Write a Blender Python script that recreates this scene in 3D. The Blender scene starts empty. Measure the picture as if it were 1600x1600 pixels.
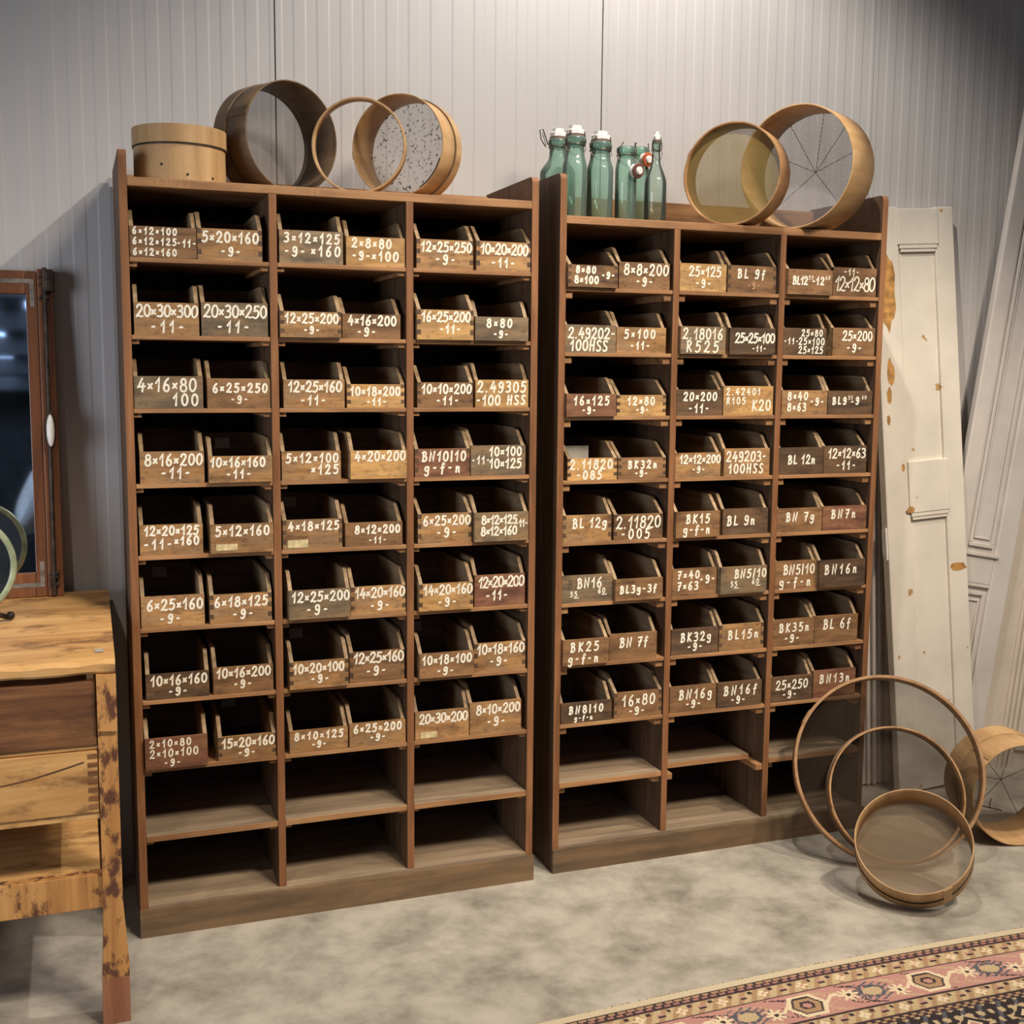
import bpy, bmesh, math, random
from mathutils import Vector, Matrix, Quaternion
random.seed(7)
scene = bpy.context.scene
COL = scene.collection

# ------------------------------------------------------------------ camera
YAW, PIT, ROL, FPX = 0.3541, 0.1202, 0.0084, 1851.0
fw = Vector((math.sin(YAW)*math.cos(PIT), math.cos(YAW)*math.cos(PIT), -math.sin(PIT)))
rt = Vector((math.cos(YAW), -math.sin(YAW), 0))
up = rt.cross(fw)
R_ = rt*math.cos(ROL) + up*math.sin(ROL)
U_ = up*math.cos(ROL) - rt*math.sin(ROL)
cam_d = bpy.data.cameras.new('camera'); cam = bpy.data.objects.new('camera', cam_d); COL.objects.link(cam)
m = Matrix((R_, U_, -fw)).transposed().to_4x4(); m.translation = (-0.1254, -3.2307, 1.55)
cam.matrix_world = m
cam_d.sensor_fit = 'HORIZONTAL'; cam_d.sensor_width = 36.0; cam_d.lens = FPX/1600*36
cam_d.clip_start = 0.05
scene.camera = cam

# ------------------------------------------------------------------ view, world, lights
vs = scene.view_settings
scene.display_settings.display_device = 'sRGB'
vs.view_transform = 'Standard'; vs.look = 'None'; vs.gamma = 1.0; vs.use_curve_mapping = False
vs.exposure = 0.0
w = bpy.data.worlds.new('world'); scene.world = w; w.use_nodes = True
bg = w.node_tree.nodes['Background']
bg.inputs[0].default_value = (0.80, 0.85, 0.98, 1); bg.inputs[1].default_value = 0.13

def lamp(kind, name, loc, target, power, color, **kw):
    d = bpy.data.lights.new(name, kind); o = bpy.data.objects.new(name, d); COL.objects.link(o)
    o.location = loc
    o.rotation_euler = (Vector(target)-Vector(loc)).to_track_quat('-Z', 'Y').to_euler()
    d.energy = power; d.color = color
    for k, v in kw.items(): setattr(d, k, v)
    return o
WARM = (1.0, 0.88, 0.74)
# track spotlights above the racks; the last two lamps are added fills
lamp('SPOT', 'track_spot_wall', (1.56, -0.60, 3.50), (1.54, -0.25, 2.57), 130, (1.0, 0.95, 0.89), spot_size=math.radians(123), spot_blend=0.5, shadow_soft_size=0.025)
lamp('SPOT', 'track_spot_doors', (3.2, -1.6, 3.6), (2.65, -0.1, 0.45), 275, WARM, spot_size=math.radians(58), spot_blend=0.8, shadow_soft_size=0.06)
lamp('SPOT', 'track_spot_bench', (-0.9, -2.4, 3.6), (-0.32, -0.35, 0.5), 105, WARM, spot_size=math.radians(40), spot_blend=0.9, shadow_soft_size=0.06)
lamp('SPOT', 'track_spot_rack_left', (1.5, -2.9, 4.0), (0.50, -0.1, 0.70), 545, WARM, spot_size=math.radians(54), spot_blend=1.0, shadow_soft_size=0.35)
lamp('SPOT', 'track_spot_rack_right', (2.6, -2.9, 4.0), (1.75, -0.1, 0.72), 440, WARM, spot_size=math.radians(58), spot_blend=1.0, shadow_soft_size=0.35)
lamp('SPOT', 'added_person_spot', (-0.6, -1.7, 3.9), (-0.25, -3.7, 1.3), 420, (0.95, 0.97, 1.0), spot_size=math.radians(40), spot_blend=0.8, shadow_soft_size=0.1)  # added lamp, brightens the person for the mirror reflection
lamp('AREA', 'added_daylight_fill', (-3.07, -2.2, 1.5), (0.0, 0.42, 1.25), 14, (0.78, 0.86, 1.0), shape='RECTANGLE', size=1.4, size_y=1.6, spread=math.radians(75))  # added cool fill for the shaded wall at left, no known source

# ------------------------------------------------------------------ helpers
def lin(c):
    def f(v):
        v /= 255.0
        return v/12.92 if v <= 0.04045 else ((v+0.055)/1.055)**2.4
    return (f(c[0]), f(c[1]), f(c[2]), 1.0)

def empty(name, loc=(0, 0, 0), rot=None, label=None, cat=None, group=None):
    o = bpy.data.objects.new(name, None); COL.objects.link(o); o.location = loc
    o.empty_display_size = 0.05
    if rot is not None:
        if isinstance(rot, Quaternion): o.rotation_mode = 'QUATERNION'; o.rotation_quaternion = rot
        elif isinstance(rot, Matrix): o.matrix_world = Matrix.Translation(loc) @ rot.to_4x4()
        else: o.rotation_euler = rot
    tag(o, label, cat, group)
    return o
def tag(o, label=None, cat=None, group=None, kind=None):
    if label: o['label'] = label
    if cat: o['category'] = cat
    if group: o['group'] = group
    if kind: o['kind'] = kind
    return o
def obj(name, bm, mat, parent=None, smooth=False, recalc=True):
    if recalc: bmesh.ops.recalc_face_normals(bm, faces=bm.faces[:])
    me = bpy.data.meshes.new(name); bm.to_mesh(me); bm.free()
    if isinstance(mat, (list, tuple)):
        for q in mat: me.materials.append(q)
    else: me.materials.append(mat)
    if smooth:
        for p in me.polygons: p.use_smooth = True
    o = bpy.data.objects.new(name, me); COL.objects.link(o)
    if parent: o.parent = parent
    return o
def box(bm, x0, x1, y0, y1, z0, z1, mi=0, bev=0.0):
    vs_ = [bm.verts.new(p) for p in ((x0,y0,z0),(x1,y0,z0),(x1,y1,z0),(x0,y1,z0),(x0,y0,z1),(x1,y0,z1),(x1,y1,z1),(x0,y1,z1))]
    fs = []
    for q in ((0,3,2,1),(4,5,6,7),(0,1,5,4),(1,2,6,5),(2,3,7,6),(3,0,4,7)):
        f = bm.faces.new([vs_[i] for i in q]); f.material_index = mi; fs.append(f)
    if bev:
        es = list({e for f in fs for e in f.edges})
        bmesh.ops.bevel(bm, geom=es, offset=bev, segments=2, affect='EDGES', profile=0.5)
def boxobj(name, x0, x1, y0, y1, z0, z1, mat, parent=None, bev=0.0015):
    bm = bmesh.new(); box(bm, x0, x1, y0, y1, z0, z1, 0, bev); return obj(name, bm, mat, parent)
def prism(bm, pts, axis, a, b, mi=0):
    # polygon pts in the two other axes, extruded along axis from a to b
    def P(p, t):
        if axis == 'x': return (t, p[0], p[1])
        if axis == 'y': return (p[0], t, p[1])
        return (p[0], p[1], t)
    v0 = [bm.verts.new(P(p, a)) for p in pts]; v1 = [bm.verts.new(P(p, b)) for p in pts]
    n = len(pts)
    for f in (bm.faces.new(v0), bm.faces.new(list(reversed(v1)))): f.material_index = mi
    for i in range(n):
        f = bm.faces.new((v0[i], v0[(i+1) % n], v1[(i+1) % n], v1[i])); f.material_index = mi
def lathe(bm, prof, n=48, closed=False, mi=0):
    rings = []
    for r, z in prof:
        if r < 1e-6: rings.append([bm.verts.new((0, 0, z))])
        else: rings.append([bm.verts.new((r*math.cos(2*math.pi*k/n), r*math.sin(2*math.pi*k/n), z)) for k in range(n)])
    pairs = list(zip(rings, rings[1:])) + ([(rings[-1], rings[0])] if closed else [])
    for a, b in pairs:
        for k in range(n):
            k2 = (k+1) % n
            if len(a) == 1 and len(b) == 1: continue
            if len(a) == 1: q = (a[0], b[k2], b[k])
            elif len(b) == 1: q = (a[k], a[k2], b[0])
            else: q = (a[k], a[k2], b[k2], b[k])
            f = bm.faces.new(q); f.material_index = mi
def tube(bm, pts, r, n=8, closed=False, mi=0):
    pts = [Vector(p) for p in pts]; N = len(pts); rings = []
    prev = None
    for i, p in enumerate(pts):
        if closed: d = pts[(i+1) % N]-pts[i-1]
        else: d = pts[min(i+1, N-1)]-pts[max(i-1, 0)]
        d.normalize()
        if prev is None:
            a = Vector((0, 0, 1)) if abs(d.z) < 0.9 else Vector((1, 0, 0))
            u = d.cross(a).normalized()
        else:
            u = (prev - d*prev.dot(d)).normalized()
        prev = u; v = d.cross(u)
        rings.append([bm.verts.new(p + (u*math.cos(2*math.pi*k/n) + v*math.sin(2*math.pi*k/n))*r) for k in range(n)])
    for i in range(N if closed else N-1):
        a, b = rings[i], rings[(i+1) % N]
        for k in range(n):
            f = bm.faces.new((a[k], a[(k+1) % n], b[(k+1) % n], b[k])); f.material_index = mi
    if not closed:
        bm.faces.new(rings[0]); bm.faces.new(rings[-1])

# ------------------------------------------------------------------ materials
def newmat(name):
    mt = bpy.data.materials.new(name); mt.use_nodes = True
    nt = mt.node_tree; b = nt.nodes['Principled BSDF']
    return mt, nt, b
def N(nt, t, **kw):
    n = nt.nodes.new(t)
    for k, v in kw.items(): setattr(n, k, v)
    return n
def ramp(nt, stops):
    r = N(nt, 'ShaderNodeValToRGB'); el = r.color_ramp.elements
    el[0].position, el[0].color = stops[0]; el[1].position, el[1].color = stops[-1]
    for p, c in stops[1:-1]:
        e = el.new(p); e.color = c
    return r
def wood(name, dark, mid, light, axis='x', scale=1.0, stain=0.35, stain_col=(38, 26, 18), rough=0.62, stain_scale=9.0, bump=0.12, var=0.14, lo=0.48, hi=0.75, alt=None, alt_amt=0.7):
    mt, nt, b = newmat(name); L = nt.links.new
    tc = N(nt, 'ShaderNodeTexCoord'); oi = N(nt, 'ShaderNodeObjectInfo')
    mul = N(nt, 'ShaderNodeVectorMath', operation='SCALE'); mul.inputs[0].default_value = (13.1, 7.7, 9.3)
    L(oi.outputs['Random'], mul.inputs['Scale'])
    add = N(nt, 'ShaderNodeVectorMath', operation='ADD'); L(tc.outputs['Object'], add.inputs[0]); L(mul.outputs[0], add.inputs[1])
    mp = N(nt, 'ShaderNodeMapping'); L(add.outputs[0], mp.inputs['Vector'])
    s = {'x': (3, 42, 42), 'y': (42, 3, 42), 'z': (42, 42, 3)}[axis]
    mp.inputs['Scale'].default_value = tuple(v*scale for v in s)
    n1 = N(nt, 'ShaderNodeTexNoise'); n1.inputs['Scale'].default_value = 1.0; n1.inputs['Detail'].default_value = 7; n1.inputs['Roughness'].default_value = 0.6; n1.inputs['Distortion'].default_value = 0.6
    L(mp.outputs[0], n1.inputs['Vector'])
    cr = ramp(nt, [(0.30, lin(dark)), (0.5, lin(mid)), (0.72, lin(light))]); L(n1.outputs['Fac'], cr.inputs[0])
    n2 = N(nt, 'ShaderNodeTexNoise'); n2.inputs['Scale'].default_value = stain_scale; n2.inputs['Detail'].default_value = 5; n2.inputs['Roughness'].default_value = 0.65
    mp2 = N(nt, 'ShaderNodeMapping'); L(add.outputs[0], mp2.inputs['Vector'])
    mp2.inputs['Scale'].default_value = {'x': (0.5, 1, 1.4), 'y': (1, 0.5, 1), 'z': (1, 1, 0.5)}[axis]
    L(mp2.outputs[0], n2.inputs['Vector'])
    sr = N(nt, 'ShaderNodeMapRange'); sr.inputs['From Min'].default_value = lo; sr.inputs['From Max'].default_value = hi; sr.inputs['To Max'].default_value = stain
    L(n2.outputs['Fac'], sr.inputs['Value'])
    mx = N(nt, 'ShaderNodeMix', data_type='RGBA'); L(sr.outputs[0], mx.inputs[0]); L(cr.outputs[0], mx.inputs[6]); mx.inputs[7].default_value = lin(stain_col)
    src = mx
    if alt:   # patches worn to another tone of wood, and fine dark grime
        n3 = N(nt, 'ShaderNodeTexNoise'); n3.inputs['Scale'].default_value = 15; n3.inputs['Detail'].default_value = 3; n3.inputs['Roughness'].default_value = 0.5
        mp3 = N(nt, 'ShaderNodeMapping'); mp3.inputs['Scale'].default_value = (0.8, 1, 2.2); mp3.inputs['Location'].default_value = (3.3, 1.7, 5.1); L(add.outputs[0], mp3.inputs['Vector']); L(mp3.outputs[0], n3.inputs['Vector'])
        s3 = N(nt, 'ShaderNodeMapRange'); s3.inputs['From Min'].default_value = 0.46; s3.inputs['From Max'].default_value = 0.62; s3.inputs['To Max'].default_value = alt_amt; L(n3.outputs['Fac'], s3.inputs['Value'])
        m3 = N(nt, 'ShaderNodeMix', data_type='RGBA'); L(s3.outputs[0], m3.inputs[0]); L(mx.outputs[2], m3.inputs[6]); m3.inputs[7].default_value = lin(alt)
        n4 = N(nt, 'ShaderNodeTexNoise'); n4.inputs['Scale'].default_value = 60; n4.inputs['Detail'].default_value = 6; n4.inputs['Roughness'].default_value = 0.7; L(mp3.outputs[0], n4.inputs['Vector'])
        s4_ = N(nt, 'ShaderNodeMapRange'); s4_.inputs['From Min'].default_value = 0.54; s4_.inputs['From Max'].default_value = 0.66; s4_.inputs['To Max'].default_value = 0.7; L(n4.outputs['Fac'], s4_.inputs['Value'])
        m4 = N(nt, 'ShaderNodeMix', data_type='RGBA'); L(s4_.outputs[0], m4.inputs[0]); L(m3.outputs[2], m4.inputs[6]); m4.inputs[7].default_value = lin(stain_col)
        src = m4
    hv = N(nt, 'ShaderNodeHueSaturation'); L(src.outputs[2], hv.inputs['Color'])
    vr = N(nt, 'ShaderNodeMapRange'); vr.inputs['To Min'].default_value = 1-var; vr.inputs['To Max'].default_value = 1+var; L(oi.outputs['Random'], vr.inputs['Value'])
    L(vr.outputs[0], hv.inputs['Value'])
    L(hv.outputs[0], b.inputs['Base Color'])
    b.inputs['Roughness'].default_value = rough; b.inputs['Specular IOR Level'].default_value = 0.35
    bp = N(nt, 'ShaderNodeBump'); bp.inputs['Strength'].default_value = bump; bp.inputs['Distance'].default_value = 0.003
    L(n1.outputs['Fac'], bp.inputs['Height']); L(bp.outputs[0], b.inputs['Normal'])
    return mt
def plain(name, col, rough=0.5, metal=0.0, noise=0.0, nscale=20.0, spec=0.4):
    mt, nt, b = newmat(name); L = nt.links.new
    b.inputs['Base Color'].default_value = lin(col); b.inputs['Roughness'].default_value = rough; b.inputs['Metallic'].default_value = metal
    b.inputs['Specular IOR Level'].default_value = spec
    if noise:
        tc = N(nt, 'ShaderNodeTexCoord'); n = N(nt, 'ShaderNodeTexNoise'); n.inputs['Scale'].default_value = nscale; n.inputs['Detail'].default_value = 6
        L(tc.outputs['Object'], n.inputs['Vector'])
        d = tuple(max(0, c*(1-noise)) for c in col); l = tuple(min(255, c*(1+noise)) for c in col)
        cr = ramp(nt, [(0.35, lin(d)), (0.65, lin(l))]); L(n.outputs['Fac'], cr.inputs[0]); L(cr.outputs[0], b.inputs['Base Color'])
    return mt

M = {}
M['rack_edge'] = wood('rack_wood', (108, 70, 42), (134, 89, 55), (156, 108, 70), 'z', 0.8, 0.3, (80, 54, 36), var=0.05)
M['rack_shaded'] = wood('rack_shaded_wood', (76, 56, 40), (98, 74, 54), (116, 90, 66), 'z', 0.8, 0.4, (58, 44, 34), var=0.05)  # same rack wood, shade of the dim faces put into the colour
M['rack_shelf'] = wood('shelf_wood', (126, 88, 56), (160, 116, 76), (182, 140, 96), 'x', 0.8, 0.45, (78, 58, 44), var=0.10)
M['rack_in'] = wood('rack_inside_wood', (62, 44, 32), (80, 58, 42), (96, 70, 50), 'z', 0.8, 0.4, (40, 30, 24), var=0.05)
M['dusty'] = wood('dusty_board', (120, 104, 84), (146, 126, 102), (164, 142, 114), 'x', 0.5, 0.5, (84, 66, 50), var=0.06, rough=0.8)
M['plinth'] = wood('plinth_wood', (92, 74, 54), (116, 92, 66), (134, 104, 74), 'x', 0.7, 0.6, (66, 58, 48), rough=0.8)
M['bT'] = wood('bin_tan', (132, 94, 56), (164, 122, 76), (188, 148, 98), 'x', 1.1, 0.8, (84, 60, 42), stain_scale=14, lo=0.5, hi=0.68, alt=(138, 110, 80))
M['bB'] = wood('bin_brown', (100, 72, 46), (128, 94, 62), (152, 116, 80), 'x', 1.1, 0.8, (66, 48, 36), stain_scale=14, lo=0.5, hi=0.68, alt=(146, 108, 70))
M['bD'] = wood('bin_dark', (66, 50, 38), (88, 67, 49), (114, 88, 62), 'x', 1.1, 0.7, (44, 35, 29), stain_scale=14, lo=0.5, hi=0.68, alt=(112, 82, 54))
M['bR'] = wood('bin_red', (98, 64, 46), (124, 82, 60), (148, 104, 78), 'x', 1.1, 0.7, (72, 46, 38), stain_scale=14, lo=0.5, hi=0.68, alt=(138, 100, 68))
M['bG'] = wood('bin_grey', (94, 80, 62), (122, 104, 80), (148, 126, 96), 'x', 1.1, 0.8, (74, 62, 50), stain_scale=14, lo=0.5, hi=0.68, alt=(150, 118, 80))
M['bY'] = wood('bin_yellow', (160, 116, 66), (190, 146, 88), (210, 170, 112), 'x', 1.1, 0.75, (116, 82, 52), stain_scale=14, lo=0.5, hi=0.68, alt=(158, 124, 82))
M['bin_side'] = wood('bin_side_wood', (118, 94, 66), (150, 124, 92), (172, 148, 114), 'y', 1.0, 0.5, (86, 68, 50))
M['bin_end'] = wood('bin_end_grain', (66, 48, 34), (88, 66, 48), (108, 84, 62), 'y', 1.0, 0.4, (50, 38, 30))
M['bin_in'] = wood('bin_inside_wood', (84, 62, 44), (106, 80, 58), (126, 98, 72), 'x', 1.0, 0.5, (56, 42, 34))
M['paint'] = plain('white_paint', (236, 228, 208), 0.7, 0, 0.05, 90)
M['chalk'] = plain('faint_chalk', (196, 150, 116), 0.9, 0, 0.08, 90)
M['old_paint'] = plain('worn_grey_paint', (92, 78, 64), 0.9, 0, 0.1, 90)
M['paper'] = plain('aged_paper', (196, 178, 134), 0.9, 0, 0.12, 60)
M['card'] = plain('grey_card', (170, 164, 152), 0.9, 0, 0.05, 30)
M['hoop'] = wood('hoop_beech', (164, 126, 82), (188, 150, 104), (204, 168, 122), 'z', 0.35, 0.35, (128, 92, 58), rough=0.5, stain_scale=14)
M['hoop_dark'] = wood('hoop_aged', (88, 68, 48), (112, 90, 66), (132, 108, 80), 'z', 0.35, 0.5, (78, 62, 46), rough=0.55, stain_scale=14)
M['hoop_brown'] = wood('hoop_brown', (140, 102, 64), (168, 126, 84), (186, 146, 102), 'z', 0.35, 0.45, (90, 62, 42), rough=0.5, stain_scale=14)
M['band_dark'] = plain('dark_band', (48, 36, 26), 0.6, 0, 0.2, 60)
M['bench'] = wood('bench_pine', (172, 122, 70), (206, 158, 98), (224, 182, 122), 'x', 0.45, stain=0.8, stain_col=(104, 70, 46), rough=0.55, stain_scale=13, var=0.03, lo=0.52, hi=0.66)
M['bench_worn'] = wood('bench_worn_pine', (156, 104, 58), (190, 138, 80), (210, 160, 100), 'z', 0.5, stain=0.95, stain_col=(88, 54, 42), rough=0.6, stain_scale=34, var=0.03, lo=0.50, hi=0.60)
M['bench_dark'] = wood('bench_dark_pine', (74, 46, 30), (120, 80, 50), (158, 110, 68), 'x', 0.6, 0.8, (58, 38, 28), rough=0.6, stain_scale=10, var=0.03)
M['bench_foot'] = wood('bench_foot_wood', (132, 84, 60), (150, 98, 72), (164, 112, 84), 'z', 0.6, 0.2, (90, 60, 46), var=0.0)
M['frame'] = wood('frame_walnut', (86, 50, 30), (112, 68, 40), (136, 86, 52), 'z', 0.7, 0.5, (56, 34, 24), rough=0.45, var=0.04)
M['iron'] = plain('dark_iron', (62, 52, 44), 0.5, 0.7, 0.25, 40)
M['steel'] = plain('dull_steel', (128, 120, 110), 0.5, 0.5, 0.2, 40)
M['porcelain'] = plain('white_porcelain', (232, 228, 220), 0.2, 0, 0.02, 20)
M['rubber'] = plain('orange_rubber', (186, 96, 58), 0.6, 0, 0.1, 40)
M['rubber_brown'] = plain('brown_rubber', (104, 66, 54), 0.6, 0, 0.1, 40)
M['wire'] = plain('rusty_wire', (96, 84, 72), 0.45, 0.7, 0.2, 60)
M['thin_wire'] = plain('grey_wire', (98, 94, 92), 0.5, 0.5)
mt, nt, b = newmat('mirror_silver'); b.inputs['Base Color'].default_value = (0.80, 0.83, 0.86, 1); b.inputs['Metallic'].default_value = 1; b.inputs['Roughness'].default_value = 0.03; M['mirror'] = mt
M['green_enamel'] = plain('pale_green_enamel', (150, 160, 128), 0.35, 0, 0.12, 30)

def glass(name, col, fac_dirt=0.06):
    mt, nt, b = newmat(name); L = nt.links.new
    out = nt.nodes['Material Output']; nt.nodes.remove(b)
    tr = N(nt, 'ShaderNodeBsdfTransparent'); tr.inputs[0].default_value = col
    gl = N(nt, 'ShaderNodeBsdfGlossy'); gl.inputs['Roughness'].default_value = 0.04
    df = N(nt, 'ShaderNodeBsdfDiffuse'); df.inputs[0].default_value = (col[0]*0.7, col[1]*0.8, col[2]*0.75, 1)
    fr = N(nt, 'ShaderNodeFresnel'); fr.inputs['IOR'].default_value = 1.5
    a = N(nt, 'ShaderNodeMixShader'); a.inputs[0].default_value = fac_dirt; L(tr.outputs[0], a.inputs[1]); L(df.outputs[0], a.inputs[2])
    c = N(nt, 'ShaderNodeMixShader'); L(fr.outputs[0], c.inputs[0]); L(a.outputs[0], c.inputs[1]); L(gl.outputs[0], c.inputs[2])
    L(c.outputs[0], out.inputs['Surface'])
    return mt
M['glass_green'] = glass('green_bottle_glass', (0.66, 0.85, 0.76, 1), 0.22)
M['glass_clear'] = glass('pale_bottle_glass', (0.80, 0.90, 0.84, 1), 0.08)

def mesh_mat(name, col, opacity, metal=0.3, grid=None, patch=None):
    mt, nt, b = newmat(name); L = nt.links.new
    out = nt.nodes['Material Output']
    b.inputs['Base Color'].default_value = lin(col); b.inputs['Roughness'].default_value = 0.7; b.inputs['Metallic'].default_value = metal; b.inputs['Specular IOR Level'].default_value = 0.15
    tr = N(nt, 'ShaderNodeBsdfTransparent'); mx = N(nt, 'ShaderNodeMixShader')
    L(tr.outputs[0], mx.inputs[1]); L(b.outputs[0], mx.inputs[2]); L(mx.outputs[0], out.inputs['Surface'])
    tc = N(nt, 'ShaderNodeTexCoord')
    if grid:
        sp = N(nt, 'ShaderNodeSeparateXYZ'); L(tc.outputs['Object'], sp.inputs[0])
        outs = []
        for k in (0, 1):
            mu = N(nt, 'ShaderNodeMath', operation='MULTIPLY'); mu.inputs[1].default_value = 1/grid[0]; L(sp.outputs[k], mu.inputs[0])
            fr = N(nt, 'ShaderNodeMath', operation='FRACT'); L(mu.outputs[0], fr.inputs[0])
            lt = N(nt, 'ShaderNodeMath', operation='LESS_THAN'); lt.inputs[1].default_value = grid[1]; L(fr.outputs[0], lt.inputs[0]); outs.append(lt)
        mxm = N(nt, 'ShaderNodeMath', operation='MAXIMUM'); L(outs[0].outputs[0], mxm.inputs[0]); L(outs[1].outputs[0], mxm.inputs[1])
        mr = N(nt, 'ShaderNodeMapRange'); mr.inputs['To Min'].default_value = 0.05; mr.inputs['To Max'].default_value = opacity; L(mxm.outputs[0], mr.inputs['Value'])
        L(mr.outputs[0], mx.inputs[0])
    else:
        n = N(nt, 'ShaderNodeTexNoise'); n.inputs['Scale'].default_value = 9; n.inputs['Detail'].default_value = 5; L(tc.outputs['Object'], n.inputs['Vector'])
        mr = N(nt, 'ShaderNodeMapRange'); mr.inputs['From Min'].default_value = 0.3; mr.inputs['From Max'].default_value = 0.7
        mr.inputs['To Min'].default_value = opacity-0.07; mr.inputs['To Max'].default_value = opacity+0.07
        L(n.outputs['Fac'], mr.inputs['Value']); L(mr.outputs[0], mx.inputs[0])
    return mt
M['mesh_grey'] = mesh_mat('fine_grey_wire_mesh', (112, 104, 92), 0.55)
M['mesh_brass'] = mesh_mat('fine_brass_mesh', (132, 112, 62), 0.66, 0.0)
M['mesh_coarse'] = mesh_mat('coarse_wire_mesh', (150, 150, 156), 0.75, 0.4, grid=(0.0042, 0.30))
M['mesh_dark'] = mesh_mat('dark_wire_mesh', (46, 35, 24), 0.48, 0.0)
M['mesh_clogged'] = mesh_mat('clogged_grey_mesh', (150, 146, 138), 0.50, 0.0)
_nt = M['mesh_clogged'].node_tree; _b = _nt.nodes['Principled BSDF']
_tc = N(_nt, 'ShaderNodeTexCoord'); _n = N(_nt, 'ShaderNodeTexNoise'); _n.inputs['Scale'].default_value = 130; _n.inputs['Detail'].default_value = 5; _nt.links.new(_tc.outputs['Object'], _n.inputs['Vector'])
_cr = ramp(_nt, [(0.33, lin((40, 36, 32))), (0.40, lin((150, 146, 138))), (0.6, lin((172, 168, 160)))]); _nt.links.new(_n.outputs['Fac'], _cr.inputs[0]); _nt.links.new(_cr.outputs[0], _b.inputs['Base Color'])
_mr = N(_nt, 'ShaderNodeMapRange'); _mr.inputs['From Min'].default_value = 0.34; _mr.inputs['From Max'].default_value = 0.42; _mr.inputs['To Min'].default_value = 0.95; _mr.inputs['To Max'].default_value = 0.42
_nt.links.new(_n.outputs['Fac'], _mr.inputs['Value'])
_mx = [q for q in _nt.nodes if q.type == 'MIX_SHADER'][0]; _nt.links.new(_mr.outputs[0], _mx.inputs[0])
M['mesh_tan'] = mesh_mat('tan_wire_mesh', (134, 114, 90), 0.55, 0.0)
mt, nt, b = newmat('galvanised_sheet'); L = nt.links.new
tc = N(nt, 'ShaderNodeTexCoord'); n = N(nt, 'ShaderNodeTexNoise'); n.inputs['Scale'].default_value = 70; n.inputs['Detail'].default_value = 4; L(tc.outputs['Object'], n.inputs['Vector'])
n2 = N(nt, 'ShaderNodeTexNoise'); n2.inputs['Scale'].default_value = 12; n2.inputs['Detail'].default_value = 6; L(tc.outputs['Object'], n2.inputs['Vector'])
ad = N(nt, 'ShaderNodeMath', operation='ADD'); L(n.outputs['Fac'], ad.inputs[0]); L(n2.outputs['Fac'], ad.inputs[1])
cr = ramp(nt, [(0.37, lin((54, 50, 46))), (0.41, lin((132, 130, 124))), (0.52, lin((178, 174, 168)))]); 
hf = N(nt, 'ShaderNodeMath', operation='MULTIPLY'); hf.inputs[1].default_value = 0.5; L(ad.outputs[0], hf.inputs[0]); L(hf.outputs[0], cr.inputs[0])
L(cr.outputs[0], b.inputs['Base Color']); b.inputs['Roughness'].default_value = 0.6; b.inputs['Metallic'].default_value = 0.15
M['sheet'] = mt

# painted doors with chips
def door_paint(name, col, chips=0.62):
    mt, nt, b = newmat(name); L = nt.links.new
    tc = N(nt, 'ShaderNodeTexCoord')
    n = N(nt, 'ShaderNodeTexNoise'); n.inputs['Scale'].default_value = 3.5; n.inputs['Detail'].default_value = 8; n.inputs['Roughness'].default_value = 0.6; L(tc.outputs['Object'], n.inputs['Vector'])
    d = tuple(c*0.93 for c in col)
    cr = ramp(nt, [(0.35, lin(d)), (0.6, lin(col))]); L(n.outputs['Fac'], cr.inputs[0])
    n2 = N(nt, 'ShaderNodeTexNoise'); n2.inputs['Scale'].default_value = 17; n2.inputs['Detail'].default_value = 7; L(tc.outputs['Object'], n2.inputs['Vector'])
    st = N(nt, 'ShaderNodeMapRange'); st.inputs['From Min'].default_value = chips+0.08; st.inputs['From Max'].default_value = chips+0.10; L(n2.outputs['Fac'], st.inputs['Value'])
    mx = N(nt, 'ShaderNodeMix', data_type='RGBA'); L(st.outputs[0], mx.inputs[0]); L(cr.outputs[0], mx.inputs[6]); mx.inputs[7].default_value = lin((176, 140, 92))
    L(mx.outputs[2], b.inputs['Base Color']); b.inputs['Roughness'].default_value = 0.5
    bp = N(nt, 'ShaderNodeBump'); bp.inputs['Strength'].default_value = 0.08; bp.inputs['Distance'].default_value = 0.004; L(n.outputs['Fac'], bp.inputs['Height']); L(bp.outputs[0], b.inputs['Normal'])
    return mt
M['door_cream'] = door_paint('chipped_cream_paint', (226, 216, 200))
M['door_grey'] = door_paint('pale_grey_paint', (212, 203, 194), 0.7)
M['door_beige'] = door_paint('pale_beige_paint', (214, 200, 182), 0.7)
M['ochre'] = plain('bare_ochre_wood', (172, 126, 68), 0.7, 0, 0.2, 30)

# wall
mt, nt, b = newmat('white_coated_steel'); L = nt.links.new
tc = N(nt, 'ShaderNodeTexCoord'); n = N(nt, 'ShaderNodeTexNoise'); n.inputs['Scale'].default_value = 1.3; n.inputs['Detail'].default_value = 4; L(tc.outputs['Object'], n.inputs['Vector'])
cr = ramp(nt, [(0.3, lin((184, 179, 175))), (0.7, lin((194, 189, 185)))]); L(n.outputs['Fac'], cr.inputs[0]); L(cr.outputs[0], b.inputs['Base Color'])
b.inputs['Roughness'].default_value = 0.45; b.inputs['Specular IOR Level'].default_value = 0.4
M['wall'] = mt
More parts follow.
